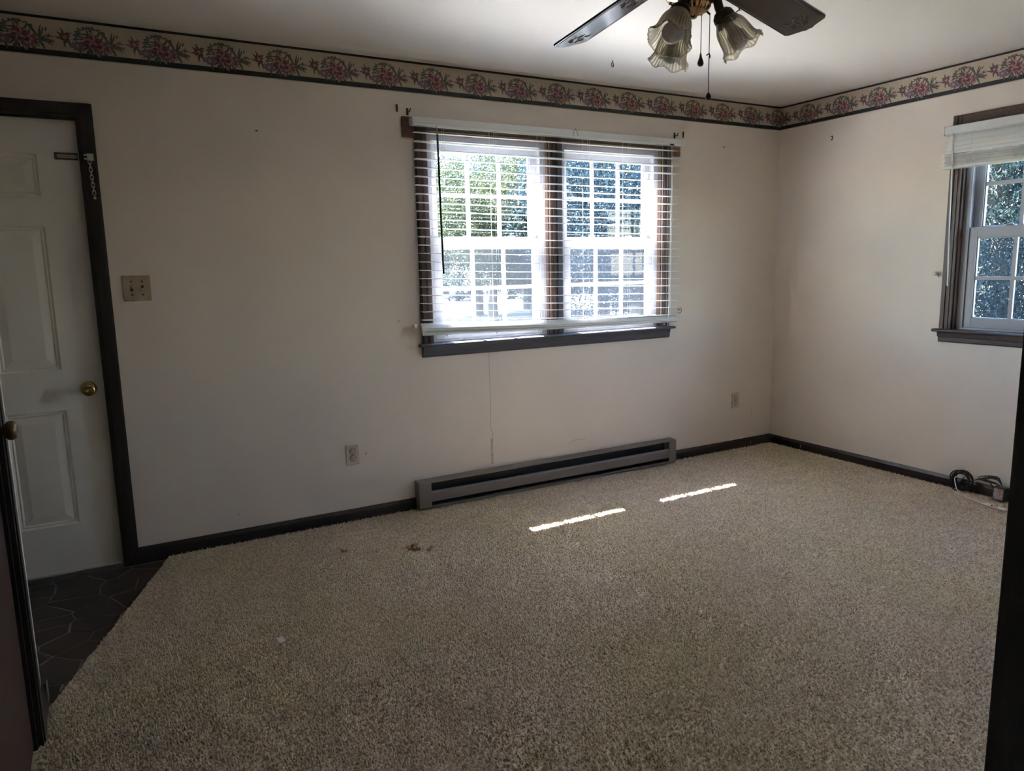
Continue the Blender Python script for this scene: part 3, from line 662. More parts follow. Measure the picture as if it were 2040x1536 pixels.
def rail_mesh(zl, zr, w, h, tilt, x0, L):
    m = MB(); n = 10; ring = [(-w/2, -h/2), (w/2, -h/2), (w/2, h/2), (-w/2 + 0.004, h/2), (-w/2, h/2 - 0.004)]; k = len(ring)
    for i in range(n + 1):
        t = i/n; z = zl + (zr - zl)*t - 0.004*(1 - (2*t-1)**2)
        for a, b in ring: m.v.append((x0 + L*t, -0.044 + a*math.cos(tilt) - b*math.sin(tilt), z + a*math.sin(tilt)*-1*-1 + b*math.cos(tilt)))
    for i in range(n):
        for j in range(k): m.f.append((i*k+j, i*k+(j+1) % k, (i+1)*k+(j+1) % k, (i+1)*k+j)); m.m.append(0)
    m.f.append(tuple(range(k))); m.f.append(tuple(n*k + j for j in reversed(range(k)))); m.m += [0, 0]; return m
RT = math.radians(52)
rb = rail_mesh(1.019 - .945, 0.997 - .945, 0.050, 0.015, RT, 0.012, BL - 0.022).build('bottom_rail', M_rail2, bl)
slat_mesh(BL - 0.022, 1.049 - .945, 1.006 - .945, 0.004, x0=0.010, tilt=0.50).build('slat', M_slat, bl)
slat_mesh(BL - 0.022, 1.040 - .945, 1.000 - .945, 0.004, x0=0.012, tilt=0.70).build('slat', M_slat, bl)
LAD = [0.160, 0.475, 0.790, 1.110, 1.415, 1.735]
for x in LAD:
    t = x/BL; zb = 1.012 + (0.980 - 1.012)*t
    m = MB()
    for y in (-0.0735, -0.0195): m.tube([(x, y, 2.108 - .945), (x + 0.001, y, 1.55 - .945), (x, y, zb + 0.02 - .945)], 0.0008, 5)
    m.tube([(x + 0.014, -0.0745, 2.108 - .945), (x + 0.015, -0.0745, zb + 0.02 - .945)], 0.0007, 5)
    m.build('ladder_cord', M_cord, bl)
    m = MB(); m.lathe([(0, 0.003), (0.005, 0.0025), (0.006, 0)], 10, place((0, -math.sin(RT), -math.cos(RT)), (x, -0.055, zb - 0.019 - .945)))
    m.build('rail_button', M_rail2, bl)
wd = MB().tube([(0.128, -0.090, 2.062 - .945), (0.130, -0.094, 1.70 - .945), (0.136, -0.092, 1.330 - .945)], 0.0058, 8).build('tilt_wand', M_wand, bl)
MB().tube([(0.128, -0.080, 2.108 - .945), (0.127, -0.088, 2.085 - .945), (0.128, -0.090, 2.060 - .945)], 0.0022, 6).build('wand_hook', M_steel, bl)
m = MB()
for dx, zz_ in ((0.0, 0.952), (0.012, 1.02)): m.tube([(1.755 + dx, -0.082, 2.106 - .945), (1.752 + dx, -0.084, 1.5 - .945), (1.746 + dx, -0.086, 1.10 - .945), (1.738 + dx*1.5, -0.088, zz_ - .945)], 0.0016, 6)
m.build('lift_cord', M_cord, bl)
MB().box(1.745, 1.775, -0.084, -0.078, 2.104 - .945, 2.112 - .945).build('cord_lock', M_black, bl)

bl3 = tag(empty('window_blind', (0, RY1 + 0.085, 1.86), -PI/2), 'white slatted blind drawn up at the top of the right window', 'blind')
LB = RW + 0.17; zo = 1.86
MB().prism([(-0.020, 2.047 - zo), (-0.066, 2.047 - zo), (-0.072, 2.053 - zo), (-0.072, 2.090 - zo), (-0.064, 2.094 - zo), (-0.020, 2.094 - zo)], 0.010, LB - 0.010, 'x').build('headrail', M_rail, bl3)
for a, b in ((0.0, 0.009), (LB - 0.009, LB)): box('end_cap', a, b, -0.074, -0.020, 2.046 - zo, 2.096 - zo, M_rail, bl3, 0.001)
for i in range(13):
    z = 1.878 + 0.0050*i - zo + random.uniform(-0.0006, 0.0006)
    slat_mesh(LB - 0.02, z, z + random.uniform(-0.001, 0.001), 0.001, x0=0.004 + random.uniform(-0.006, 0.006), yc=-0.046 + random.uniform(-0.003, 0.003), tilt=random.uniform(-0.03, 0.03), pt=0.004).build('slat', M_slat, bl3)
box('bottom_rail', 0.004, LB - 0.006, -0.072, -0.022, 1.858 - zo, 1.874 - zo, M_rail, bl3, 0.002)
for i, (z, tl) in enumerate(((2.030, 0.9), (2.006, 1.1), (1.985, 1.15), (1.964, 1.0))):   # loose upper slats hanging tilted
    slat_mesh(LB - 0.03, z - zo, z - zo, 0.002, x0=0.014, tilt=tl, yc=-0.046).build('slat', M_slat, bl3)
for x in (0.155, 0.40, 0.67, 0.81):
    m = MB()
    for k in range(7): m.tube(bez((x - 0.035 + 0.004*k, -0.0745, 1.945 - 0.009*k - zo), (x, -0.086, 1.925 - 0.009*k - zo), (x + 0.02, -0.086, 1.905 - 0.006*k - zo), (x + 0.030 - 0.006*k, -0.0745, 1.935 - 0.008*k - zo), 6), 0.0009, 5)
    m.tube([(x + 0.012, -0.0745, 2.046 - zo), (x + 0.010, -0.076, 1.95 - zo)], 0.001, 5); m.build('gathered_cord', M_cord, bl3)
MB().tube([(0.066, -0.080, 2.036 - zo), (0.080, -0.084, 1.60 - zo), (0.092, -0.080, 1.200 - zo)], 0.0042, 8).build('tilt_wand', M_clear, bl3)
MB().tube([(0.062, -0.074, 2.050 - zo), (0.064, -0.080, 2.044 - zo), (0.066, -0.080, 2.034 - zo)], 0.002, 6).build('wand_hook', M_steel, bl3)

# ================================================================== BASEBOARD HEATER
hx0, hx1 = -2.884, -0.988
ht = tag(empty('baseboard_heater', ((hx0+hx1)/2, 0, 0.010)), 'long taupe metal baseboard heater under the double window', 'heater'); hl = (hx1 - hx0)/2
MB().box(-hl, hl, -0.004, 0.0, 0.0, 0.158).build('back_panel', M_heat, ht)
MB().prism([(-0.004, 0.158), (-0.004, 0.155), (-0.060, 0.151), (-0.0635, 0.146), (-0.065, 0.146), (-0.0645, 0.152), (-0.060, 0.1545)], -hl + 0.001, hl - 0.001, 'x').build('top_cover', M_heat, ht)
for a, b in ((-hl, -hl + 0.075), (hl - 0.062, hl)):
    MB().prism([(-0.004, 0.0), (-0.064, 0.0), (-0.066, 0.006), (-0.066, 0.148), (-0.060, 0.156), (-0.004, 0.159)], a, b, 'x').build('end_cap', M_heat, ht, bevel=0.0015)
MB().prism([(-0.062, 0.034), (-0.064, 0.034), (-0.066, 0.038), (-0.066, 0.086), (-0.061, 0.094), (-0.054, 0.097), (-0.054, 0.095), (-0.059, 0.092), (-0.062, 0.086)], -hl + 0.0755, hl - 0.0625, 'x').build('front_panel', M_heat, ht)
MB().prism([(-0.004, 0.0), (-0.066, 0.0), (-0.066, 0.012), (-0.063, 0.012), (-0.063, 0.004), (-0.004, 0.004)], -hl + 0.0755, hl - 0.0625, 'x').build('bottom_lip', M_heat, ht)
MB().box(-hl + 0.0755, hl - 0.0625, -0.012, -0.005, 0.006, 0.150).build('inner_shield', M_heatd, ht)
m = MB(); m.tube([(-hl + 0.08, -0.034, 0.062), (hl - 0.07, -0.034, 0.062)], 0.008, 8)
for i in range(150):
    x = -hl + 0.09 + i*(2*hl - 0.17)/149; m.box(x - 0.0006, x + 0.0006, -0.052, -0.016, 0.040, 0.088)
m.build('heating_element', M_heatd, ht)
for x in (-hl + 0.25, -hl + 0.66, -hl + 1.07, -hl + 1.53):
    MB().lathe([(0, 0.005), (0.006, 0.004), (0.007, 0)], 10, place((0, -1, 0), (x, -0.012, 0.118))).build('bolt', M_dmetal, ht)

# ================================================================== WALL PLATES
def outlet(loc, label):
    o = tag(empty('wall_outlet', loc), label, 'outlet', 'duplex outlets on the window wall')
    MB().prism([(0, -0.057), (-0.002, -0.057), (-0.005, -0.053), (-0.005, 0.053), (-0.002, 0.057), (0, 0.057)], -0.035, 0.035, 'x').build('cover_plate', M_plate2, o, bevel=0.0015)
    for z in (0.0195, -0.0195):
        f = MB().lathe([(0, 0.0025), (0.0150, 0.0022), (0.0165, 0.0)], 20, place((0, -1, 0), (0, -0.005, z))).build('socket_face', M_plate2, o)
        MB().box(-0.0075, -0.0050, -0.0082, -0.0070, z + 0.000, z + 0.0085).build('slot', M_hole, f); MB().box(0.0050, 0.0070, -0.0082, -0.0070, z + 0.001, z + 0.0080).build('slot', M_hole, f)
        MB().lathe([(0, 0.0009), (0.0026, 0.0008), (0.0026, 0)], 10, place((0, -1, 0), (0, -0.0073, z - 0.0085))).build('ground_hole', M_hole, f)
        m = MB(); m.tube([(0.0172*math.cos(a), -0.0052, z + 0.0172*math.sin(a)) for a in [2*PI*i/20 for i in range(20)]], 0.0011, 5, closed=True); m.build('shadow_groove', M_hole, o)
    MB().lathe([(0, 0.002), (0.0028, 0.0016), (0.0032, 0)], 10, place((0, -1, 0), (0, -0.005, 0))).build('screw', M_abrass, o)
    return o
outlet((-3.236, 0, 0.371), 'cream duplex outlet left of the baseboard heater')
outlet((-0.371, 0, 0.364), 'cream duplex outlet near the room corner')
sw = tag(empty('light_switch', (-4.200, 0, 1.298)), 'cream double light switch plate beside the entry door', 'switch')
MB().prism([(0, -0.058), (-0.002, -0.058), (-0.005, -0.053), (-0.005, 0.053), (-0.002, 0.058), (0, 0.058)], -0.057, 0.057, 'x').build('cover_plate', M_plate, sw, bevel=0.0015)
for x, up in ((-0.0225, 1), (0.0225, -1)):
    MB().box(x - 0.0052, x + 0.0052, -0.0054, -0.0048, -0.012, 0.012).build('toggle_slot', M_hole, sw)
    MB().prism([(-0.004, -0.004), (-0.017, 0.008*up - 0.003), (-0.017, 0.008*up + 0.003), (-0.004, 0.004)], x - 0.0038, x + 0.0038, 'x').build('toggle', M_plate2, sw, bevel=0.001)
    for z in (0.030, -0.030): MB().lathe([(0, 0.0012), (0.0030, 0.001), (0.0034, 0)], 10, place((0, -1, 0), (x, -0.005, z))).build('screw', M_hole, sw)

# door chain on the casing
dc = tag(empty('door_chain', (-4.338, -0.018, 1.871)), 'brass door chain hanging from its holder on the black casing', 'door chain')
m = MB(); m.box(-0.006, 0.019, -0.003, 0, -0.015, 0.015); m.box(-0.018, -0.006, -0.003, 0, 0.004, 0.012); m.box(-0.018, -0.006, -0.003, 0, -0.012, -0.004); m.build('holder_plate', M_chain, dc, bevel=0.001)
MB().tube([(-0.002, -0.005 - 0.004*math.sin(a), -0.004 + 0.008*math.cos(a)) for a in [PI*i/8 for i in range(9)]], 0.002, 6).build('holder_ring', M_chain, dc)
for i in range(9):
    z = -0.020 - 0.0165*i; x = 0.002 + 0.0006*i; m = MB(); pts = []
    for a in [2*PI*j/14 for j in range(14)]:
        q = (0.0062*math.cos(a), 0.0105*math.sin(a) + (0.0015 if math.sin(a) > 0 else -0.0015))
        pts.append((x + (q[0] if i % 2 == 0 else 0.15*q[0]), -0.0045 - (0 if i % 2 == 0 else q[0]*0.45), z + q[1]))
    m.tube(pts, 0.0015, 6, closed=True); m.build('link', M_chain, dc, smooth=True)
MB().lathe([(0, 0.005), (0.006, 0.004), (0.006, 0.001), (0, 0)], 12, place((0.1, -1, 0), (0.0075, -0.001, -0.174))).build('end_button', M_chain, dc)

# ================================================================== CEILING FAN
FX, FY, FZ = -2.763, -2.086, 2.232
fan = tag(empty('ceiling_fan', (FX, FY, H)), 'ceiling fan with walnut blades, brass body and three ribbed glass shades', 'ceiling fan')
def fz(z): return z - H
L_ = MB().lathe
MB().lathe([(0, 0), (0.075, 0), (0.078, -0.012), (0.060, -0.045), (0.030, -0.062), (0.0, -0.062)], 36).build('canopy', M_cbrass, fan, smooth=True)
MB().lathe([(0.018, -0.055), (0.018, -0.11)], 16).build('downrod', M_cbrass, fan, smooth=True)
MB().lathe([(0.0, -0.095), (0.05, -0.098), (0.10, -0.115), (0.125, -0.145), (0.130, -0.185), (0.118, -0.215), (0.085, -0.235), (0.0, -0.236)], 40).build('motor_housing', M_cbrass, fan, smooth=True)
ZF = lambda pr: [(r, -0.236 + (z + 0.236)*0.77) for r, z in pr]
lk = MB().lathe(ZF([(0.0, -0.236), (0.062, -0.238), (0.070, -0.250), (0.066, -0.262), (0.050, -0.270), (0.048, -0.300), (0.082, -0.312), (0.086, -0.326), (0.078, -0.342), (0.052, -0.352), (0.046, -0.366)]), 40).build('light_fitter', M_cbrass, fan, smooth=True)
rib = lambda w, i, r, z: (r*(1 + 0.05*math.cos(20*w)), z)
MB().lathe(ZF([(0.046, -0.364), (0.047, -0.372), (0.040, -0.388), (0.026, -0.398), (0.010, -0.403), (0.008, -0.412), (0.004, -0.416), (0.0, -0.416)]), 80, mod=rib).build('fluted_finial', M_cbrass, fan, smooth=True)
AZ0, PITCH, FR = 0.2527, -0.2271, 0.7307
def blade_pts():
    s0, s1 = 0.205, FR; w0, w1 = 0.127 + 0.0267*(s0/FR), 0.1537
    P = [(s0, -0.045), (s0 + 0.025, -w0/2), (s1 - 0.020, -w1/2 + 0.001), (s1 - 0.006, -w1/2 + 0.010), (s1 + 0.010, -0.024), (s1 + 0.019, -0.010), (s1 + 0.016, 0.0), (s1 + 0.019, 0.010), (s1 + 0.010, 0.024), (s1 - 0.006, w1/2 - 0.010), (s1 - 0.020, w1/2 - 0.001), (s0 + 0.025, w0/2), (s0, 0.045)]
    return P
def scroll(cx, sgn=1):
    m = MB()
    def sp(u0, v0, r0, turns, a0, d):
        pts = []
        for i in range(22):
            t = i/21; r = r0*(1 - 0.85*t); a = a0 + d*turns*2*PI*t; pts.append((u0 + r*math.cos(a), v0 + r*math.sin(a), -0.0047))
        m.tube(pts, 0.0011, 4)
    for s in (-1, 1):
        sp(cx + 0.018, s*0.022, 0.015, 1.2, -s*1.2, s); sp(cx - 0.016, s*0.024, 0.011, 1.1, s*2.0, -s); sp(cx + 0.040, s*0.012, 0.010, 1.0, 2.5, s)
        m.tube([(cx - 0.035, s*0.004, -0.0047), (cx - 0.008, s*0.010, -0.0047), (cx + 0.010, s*0.007, -0.0047), (cx + 0.034, s*0.002, -0.0047)], 0.0014, 4)
        m.tube([(cx - 0.030, s*0.036, -0.0047), (cx - 0.012, s*0.030, -0.0047), (cx + 0.004, s*0.034, -0.0047)], 0.0011, 4)
    m.tube([(cx - 0.045, 0, -0.0047), (cx + 0.05, 0, -0.0047)], 0.0010, 4)
    return m
proto = None
for k in range(5):
    a = AZ0 + 2*PI*k/5
    if proto is None:
        b = MB().prism(blade_pts(), -0.004, 0.004, 'z').build('blade', M_blade, fan, bevel=0.0015)
        m = MB(); w = 0.060
        m.tube([(0.225, -w, -0.0046), (0.685, -0.066, -0.0046)], 0.0009, 4); m.tube([(0.225, w, -0.0046), (0.685, 0.066, -0.0046)], 0.0009, 4); m.build('border_line', M_gold, b)
        scroll(0.655).build('scroll_ornament', M_gold, b); scroll(0.315).build('scroll_ornament', M_gold, b)
        m = MB(); m.prism([(0.085, -0.016), (0.15, -0.012), (0.205, -0.034), (0.262, -0.038), (0.275, 0.0), (0.262, 0.038), (0.205, 0.034), (0.15, 0.012), (0.085, 0.016)], 0.0045, 0.0095, 'z'); m.build('blade_iron', M_cbrass, b, bevel=0.001)
        for sx, sy in ((0.235, -0.022), (0.235, 0.022), (0.262, 0)): MB().lathe([(0, -0.0025), (0.005, -0.002), (0.006, 0)], 10, Matrix.Translation((sx, sy, -0.004))).build('screw', M_cbrass, b)
        proto = b
    else: b = dup(proto, fan)
    b.location = (0, 0, fz(FZ)); b.rotation_euler = (PITCH, 0.062, a); b.rotation_mode = 'XYZ'
# light arms, sockets, ruffled shades, bulbs
for k in range(3):
    a = math.radians(200 + 120*k); dr = Vector((math.cos(a), math.sin(a), 0)); ax = (dr*math.sin(math.radians(33)) + Vector((0, 0, -math.cos(math.radians(33))))).normalized()
    neck = Vector((0, 0, fz(2.072))) + dr*0.080
    arm = MB().tube(bez(Vector((0, 0, fz(2.116))) + dr*0.045, Vector((0, 0, fz(2.124))) + dr*0.075, neck - ax*0.035, neck, 8), 0.013, 12).build('lamp_arm', M_dmetal, fan, smooth=True)
    P = place(ax, neck)
    skt = MB().lathe([(0, -0.012), (0.020, -0.010), (0.029, 0.0), (0.031, 0.010), (0.031, 0.026), (0.033, 0.030), (0.031, 0.032), (0.0, 0.030)], 28, P).build('lamp_socket', M_dmetal, fan, smooth=True)
    for q in range(3):
        w = 2*PI*q/3 + 0.5; d0 = Vector((math.cos(w), math.sin(w), 0)); p0 = P @ (d0*0.030 + Vector((0, 0, 0.020))); p1 = P @ (d0*0.043 + Vector((0, 0, 0.020))); p2 = P @ (d0*0.046 + Vector((0, 0, 0.020)))
        MB().tube([p0, p1, p1 + (p2 - p1)*0.01, p2], [0.0016, 0.0016, 0.0045, 0.0045], 8).build('thumb_screw', M_dmetal, skt)
    prof = [(0.0285, 0.018), (0.030, 0.023), (0.034, 0.029), (0.040, 0.040), (0.0435, 0.053), (0.0455, 0.068), (0.0475, 0.083), (0.051, 0.096), (0.057, 0.107), (0.0625, 0.114)]
    def mod(w, i, r, z):
        t = i/9; rp = 1 + 0.022*math.cos(34*w)*(0.3 + 0.7*min(1, t*2)); lob = max(0, (t - 0.55)/0.45)**1.5
        return (r*rp*(1 + 0.055*lob*math.cos(6*w)), z + 0.0065*lob*math.cos(6*w + PI))
    sh = MB().lathe(prof, 204, P, mod).build('glass_shade', M_shade, fan, smooth=True)
    so = sh.modifiers.new('thickness', 'SOLIDIFY'); so.thickness = 0.0022
    m = MB(); rim = []
    for j in range(72):
        w = 2*PI*j/72; r, z = mod(w, 9, 0.0625, 0.114); r = 0.0625*(1 + 0.055*math.cos(6*w)); rim.append(P @ Vector((r*math.cos(w), r*math.sin(w), z)))
    MB().tube(rim, 0.0013, 6, closed=True).build('shade_rim', M_clearpl, sh)
    bprof = [(0.0, 0.114)] + [(0.0300*math.sin(t), 0.0840 + 0.0300*math.cos(t)) for t in [PI*i/14*0.78 for i in range(1, 15)]] + [(0.016, 0.052), (0.0135, 0.034)]
    MB().lathe(bprof, 28, P).build('bulb', M_bulb, fan, smooth=True)
def beads(x, y, z0, z1, par, name):
    n = int((z0 - z1)/0.0032); pts = []; rs = []
    for i in range(n*2 + 1): pts.append((x, y, z0 + (z1 - z0)*i/(2*n))); rs.append(0.0017 if i % 2 == 0 else 0.0008)
    return MB().tube(pts, rs, 6).build(name, M_dmetal, par)

# ================================================================== SMALL THINGS ON WALLS AND CEILING
def nail(name, loc, nrm, label, mt=None, L=0.012, r=0.0022, grp=None):
    m = MB(); N_ = Vector(nrm); m.lathe([(0, L + 0.002), (r*1.9, L + 0.0015), (r*1.9, L), (r, L), (r, 0)], 8, place(N_, loc)); o = m.build(name, mt or M_black); return tag(o, label, 'nail', grp)
def hookb(name, loc, label, flip=1):
    """small black iron curtain rod bracket, loc on the back wall"""
    x, y, z = loc; o = tag(empty(name, loc), label, 'bracket')
    MB().box(-0.006, 0.006, -0.003, 0, -0.018, 0.018).build('plate', M_black, o, bevel=0.001)
    MB().tube([(0, -0.002, -0.002), (0, -0.028, -0.004), (0.002*flip, -0.036, 0.002), (0.004*flip, -0.036, 0.012)], 0.0032, 6).build('hook', M_black, o); return o
def flatb(name, loc, label):
    o = tag(empty(name, loc), label, 'bracket'); MB().box(-0.0045, 0.0045, -0.004, 0, -0.019, 0.019).build('plate', M_black, o, bevel=0.001)
    MB().lathe([(0, 0.004), (0.0035, 0.003), (0.004, 0)], 8, place((0, -1, 0), (0, -0.004, 0.006))).build('screw', M_dmetal, o); return o
flatb('rod_bracket', (-2.894, 0, 2.197), 'small black metal plate on the wall, left of the blind')
hookb('rod_bracket', (-2.836, 0, 2.183), 'black iron hook above the left end of the blind')
hookb('rod_bracket', (-0.985, 0, 2.181), 'black iron hook above the right end of the blind', -1)
flatb('rod_bracket', (-0.912, 0, 2.192), 'small black metal plate on the wall, right of the blind')
def wblock(x0, x1, z0, z1, label, col):
    o = tag(empty('wood_block', ((x0+x1)/2, 0, z0)), label, 'wood block'); w = (x1-x0)/2
    MB().box(-w, w, -0.019, 0, 0, z1 - z0).build('block', col, o, bevel=0.002)
    for zz2 in (0.02, z1 - z0 - 0.02): MB().lathe([(0, 0.0012), (0.003, 0.001), (0.0034, 0)], 8, place((0, -1, 0), (-w*0.4, -0.019, zz2))).build('screw', M_dmetal, o)
wblock(-2.874, -2.808, 2.052, 2.156, 'brown wooden block beside the left end of the blind', M_block)
wblock(-1.018, -0.948, 2.050, 2.150, 'orange brown wooden block behind the right end of the blind', mat('orange_wood', (0.30, 0.14, 0.06), 0.5, noise=0.3, nscale=12))
def tieback(loc, label, mt):
    o = tag(empty('curtain_tieback', loc), label, 'tieback')
    MB().lathe([(0, 0.0), (0.008, 0.0), (0.008, 0.003), (0.004, 0.006), (0.004, 0.016), (0.012, 0.020), (0.015, 0.027), (0.011, 0.033), (0, 0.035)], 18, place((0, -1, 0), (0, 0, 0))).build('knob', mt, o, smooth=True)
tieback((-2.852, 0, 1.048), 'small white tieback knob left of the double window', M_white)
o = tag(empty('tieback_hook', (-0.924, 0, 1.050)), 'small round ring hook right of the double window', 'hook')
MB().lathe([(0, 0.003), (0.006, 0.002), (0.007, 0)], 10, place((0, -1, 0), (0, 0, 0))).build('base', M_abrass, o)
MB().tube([(0.016*math.cos(t) - 0.006, -0.010 - 0.004*math.cos(t), -0.004 + 0.020*math.sin(t)) for t in [2.6 - 4.9*i/14 for i in range(15)]], 0.0030, 6).build('ring', mat('dull_beige_metal', (0.30, 0.25, 0.20), 0.4), o)
o = tag(empty('adhesive_hook', (0, -1.205, 1.268)), 'clear plastic hook on the wall left of the right window', 'hook')
MB().lathe([(0, 0.0), (0.010, 0.0), (0.010, 0.004), (0.005, 0.007), (0.005, 0.014), (0.013, 0.018), (0.012, 0.026), (0, 0.029)], 14, place((-1, 0, 0), (0, 0, 0))).build('knob', M_white, o, smooth=True)
MB().box(-0.006, -0.0, -0.011, 0.011, -0.020, -0.009).build('base', M_white, o, bevel=0.001)
def scar(pts, r, label, cat, name, mt=M_crack):
    o = MB().tube(pts, r, 5).build(name, mt); return tag(o, label, cat)
nail('bent_nail', (-3.622, 0, 2.034), (0.35, -1, -0.2), 'small bent nail in the wall above the switch', M_dmetal)
nail('wall_nail', (-0.552, 0, 2.131), (0.3, -1, 0.5), 'small nail in the wall right of the blind', M_dmetal, 0.009)
o = tag(empty('picture_hook', (0, -0.440, 2.160)), 'small rusty picture hook on the right wall near the corner', 'hook')
MB().tube([(-0.001, 0, 0.016), (-0.003, 0, -0.004), (-0.010, 0, -0.014), (-0.014, 0.001, -0.006)], 0.0025, 6).build('hook', M_dmetal, o)
MB().tube([(0, 0.004, 0.008), (-0.010, 0.010, 0.014)], 0.002, 6).build('nail', M_dmetal, o)
o = tag(empty('ceiling_hook', (-1.840, -0.470, H)), 'small brass screw eye in the ceiling near the window', 'hook')
MB().tube([(0, 0, 0.004), (0, 0, -0.014)], 0.0022, 6).build('stem', M_abrass, o)
MB().tube([(0.010*math.cos(t), 0.004*math.cos(t), -0.024 - 0.011*math.sin(t)) for t in [2*PI*i/18 for i in range(18)]], 0.0024, 6, closed=True).build('eye', M_abrass, o)
o = tag(empty('wire_loop', (-1.818, -0.079, 2.116)), 'bent dark wire loop hanging on the blind headrail', 'wire')
MB().tube([(-0.012, -0.0015, -0.008), (-0.010, -0.003, 0.028), (-0.002, -0.006, 0.038), (0.008, -0.004, 0.026), (0.020, -0.0015, -0.002)], 0.0012, 6).build('wire', M_dmetal, o)

# cracks and marks in the plaster belong to the wall
def mark(pts, r, mt, par, nm='crack'):
    o = MB().tube(pts, r, 5).build(nm, mt); o.parent = par; return o
cr = [(-2.386, 0.0004, z) for z in (0.866, 0.80)] + [(-2.3845, 0.0004, 0.70), (-2.3855, 0.0004, 0.55), (-2.3855, 0.0004, 0.40), (-2.384, 0.0004, 0.392), (-2.376, 0.0004, 0.388), (-2.3735, 0.0004, 0.372), (-2.3735, 0.0004, 0.345)]
mark(cr, 0.0011, M_crack, wall_back)
mark([(-1.832, 0.0003, 0.232), (-1.818, 0.0003, 0.244), (-1.800, 0.0003, 0.250), (-1.780, 0.0003, 0.258), (-1.745, 0.0003, 0.257), (-1.715, 0.0003, 0.255), (-1.698, 0.0003, 0.264)], 0.0009, M_crack, wall_back)
mark([(-0.201, 0.0003, 0.232), (-0.203, 0.0003, 0.295)], 0.0008, M_crack, wall_back)
box('stain', -2.389, -2.374, -0.0006, 0.0, 0.19, 0.345, M_stain, wall_back)
for (x, z, a) in ((-3.16, 0.366, 0.006), (-0.985 + 0.0, 1.62, 0.004), (-3.84, 0.145, 0.004), (-2.935, 1.079, 0.007)):
    MB().lathe([(0, 0.0007), (a, 0.0004), (a*1.1, 0)], 8, place((0, -1, 0), (x, 0, z))).build('scuff', M_stain if z < 1 else M_plate2, wall_back)

# ================================================================== CABLES AT THE RIGHT WALL
cb = tag(empty('cable_coil', (-0.03, -1.47, 0.004)), 'coil of black cable leaning on the right baseboard', 'cable')
m = MB(); pts = []
for i in range(150):
    t = i/149; a = 2*PI*5.5*t; r = 0.052 + 0.010*math.sin(3.1*t*7) ; w = 0.014*math.sin(9*t)
    pts.append((-0.012 - 0.020*t*0.8 + 0.006*math.sin(a*0.5) , w*0.6 + r*math.cos(a), 0.068 + 0.94*r*math.sin(a)))
m.tube(pts, 0.0042, 7); m.build('coil', M_cableb, cb, smooth=True)
MB().tube(crspline([(-0.030, 0.034, 0.045), (-0.040, 0.020, 0.020), (-0.050, 0.005, 0.010), (-0.045, 0.030, 0.008), (-0.030, 0.045, 0.012)], 6), 0.0036, 7).build('tail', M_cableb, cb, smooth=True)
MB().tube(crspline([(-0.040, -0.038, 0.060), (-0.030, -0.070, 0.085), (-0.024, -0.110, 0.104), (-0.022, -0.150, 0.098), (-0.030, -0.185, 0.060), (-0.036, -0.205, 0.045)], 8), 0.0030, 7).build('lead', M_cableb, cb, smooth=True)
MB().tube(crspline([(-0.028, 0.020, 0.030), (-0.034, 0.0, 0.060), (-0.030, -0.016, 0.095)], 6), 0.0030, 7).build('loop', M_cableb, cb)
cgo = tag(empty('power_adapter', (-0.065, -1.690, 0.013)), 'black power adapter with printed label on the floor by the wall', 'adapter')
m = MB(); m.box(-0.024, 0.024, -0.034, 0.030, 0.0, 0.078); m.build('body', M_cableg, cgo, bevel=0.004)
MB().box(-0.0255, -0.0242, -0.027, 0.023, 0.010, 0.070).build('label_sticker', M_label, cgo)
m = MB()
for k in range(8):
    z = 0.105 + 0.004*(k % 3); y0 = 0.04 + 0.010*k*0.5
    m.tube(crspline([(0.010, 0.0, 0.080), (0.020, 0.03, z + 0.002*k), (0.020 - 0.003*k, y0 + 0.030, z + 0.008*math.sin(k)), (0.012 - 0.003*k, y0 + 0.038, z - 0.012), (0.004, 0.035, z - 0.020), (0.0, 0.004, 0.083)], 6), 0.0024, 6)
m.build('bundled_lead', M_cableg, cgo, smooth=True)
for y in (-0.008, 0.008): MB().box(0.0245, 0.038, y - 0.003, y + 0.003, 0.036, 0.038).build('prong', M_steel, cgo)
wc = tag(empty('white_cable', (-0.06, -1.47, 0.006)), 'thin white cable running from the coil across the carpet', 'cable')
MB().tube(crspline([(0.045, -0.36, 0.098), (0.040, -0.25, 0.090), (0.034, -0.12, 0.086), (0.025, 0.0, 0.092), (-0.004, 0.030, 0.080), (-0.020, 0.024, 0.060), (-0.060, -0.020, 0.016), (-0.110, -0.100, 0.011), (-0.150, -0.200, 0.010), (-0.163, -0.255, 0.010), (-0.166, -0.30, 0.011)], 8), 0.0026, 7).build('cord', M_white, wc, smooth=True)
MB().tube([(-0.166, -0.290, 0.011), (-0.165, -0.295, 0.012), (-0.160, -0.325, 0.012), (-0.158, -0.332, 0.011)], [0.003, 0.007, 0.0075, 0.003], 8).build('connector', M_white, wc)
MB().tube(crspline([(-0.158, -0.33, 0.011), (-0.150, -0.38, 0.010), (-0.135, -0.44, 0.010)], 6), 0.0026, 7).build('cord_end', M_white, wc)
wp = tag(empty('white_plug', (-0.222, -1.712, 0.011)), 'small white plug lying loose on the carpet', 'plug')
m = MB(); m.tube([(-0.004, 0.020, 0.008), (-0.002, 0.010, 0.008), (0.0, -0.006, 0.008), (0.002, -0.014, 0.008)], [0.004, 0.0095, 0.0105, 0.009], 10); m.build('plug_body', M_white, wp)
MB().tube([(0.002, -0.014, 0.008), (0.003, -0.020, 0.008)], [0.005, 0.005], 8).build('plug_tip', M_cableb, wp)
m = MB(); m.prism([(-0.012, -0.018), (0.010, -0.020), (0.013, 0.016), (-0.010, 0.019)], 0.0, 0.0012, 'z'); o = m.build('paper_scrap', M_paper); o.location = (-3.892, -1.173, 0.0125); o.rotation_euler = (0.1, -0.08, 0.2)
tag(o, 'tiny white paper scrap on the carpet foreground', 'paper')

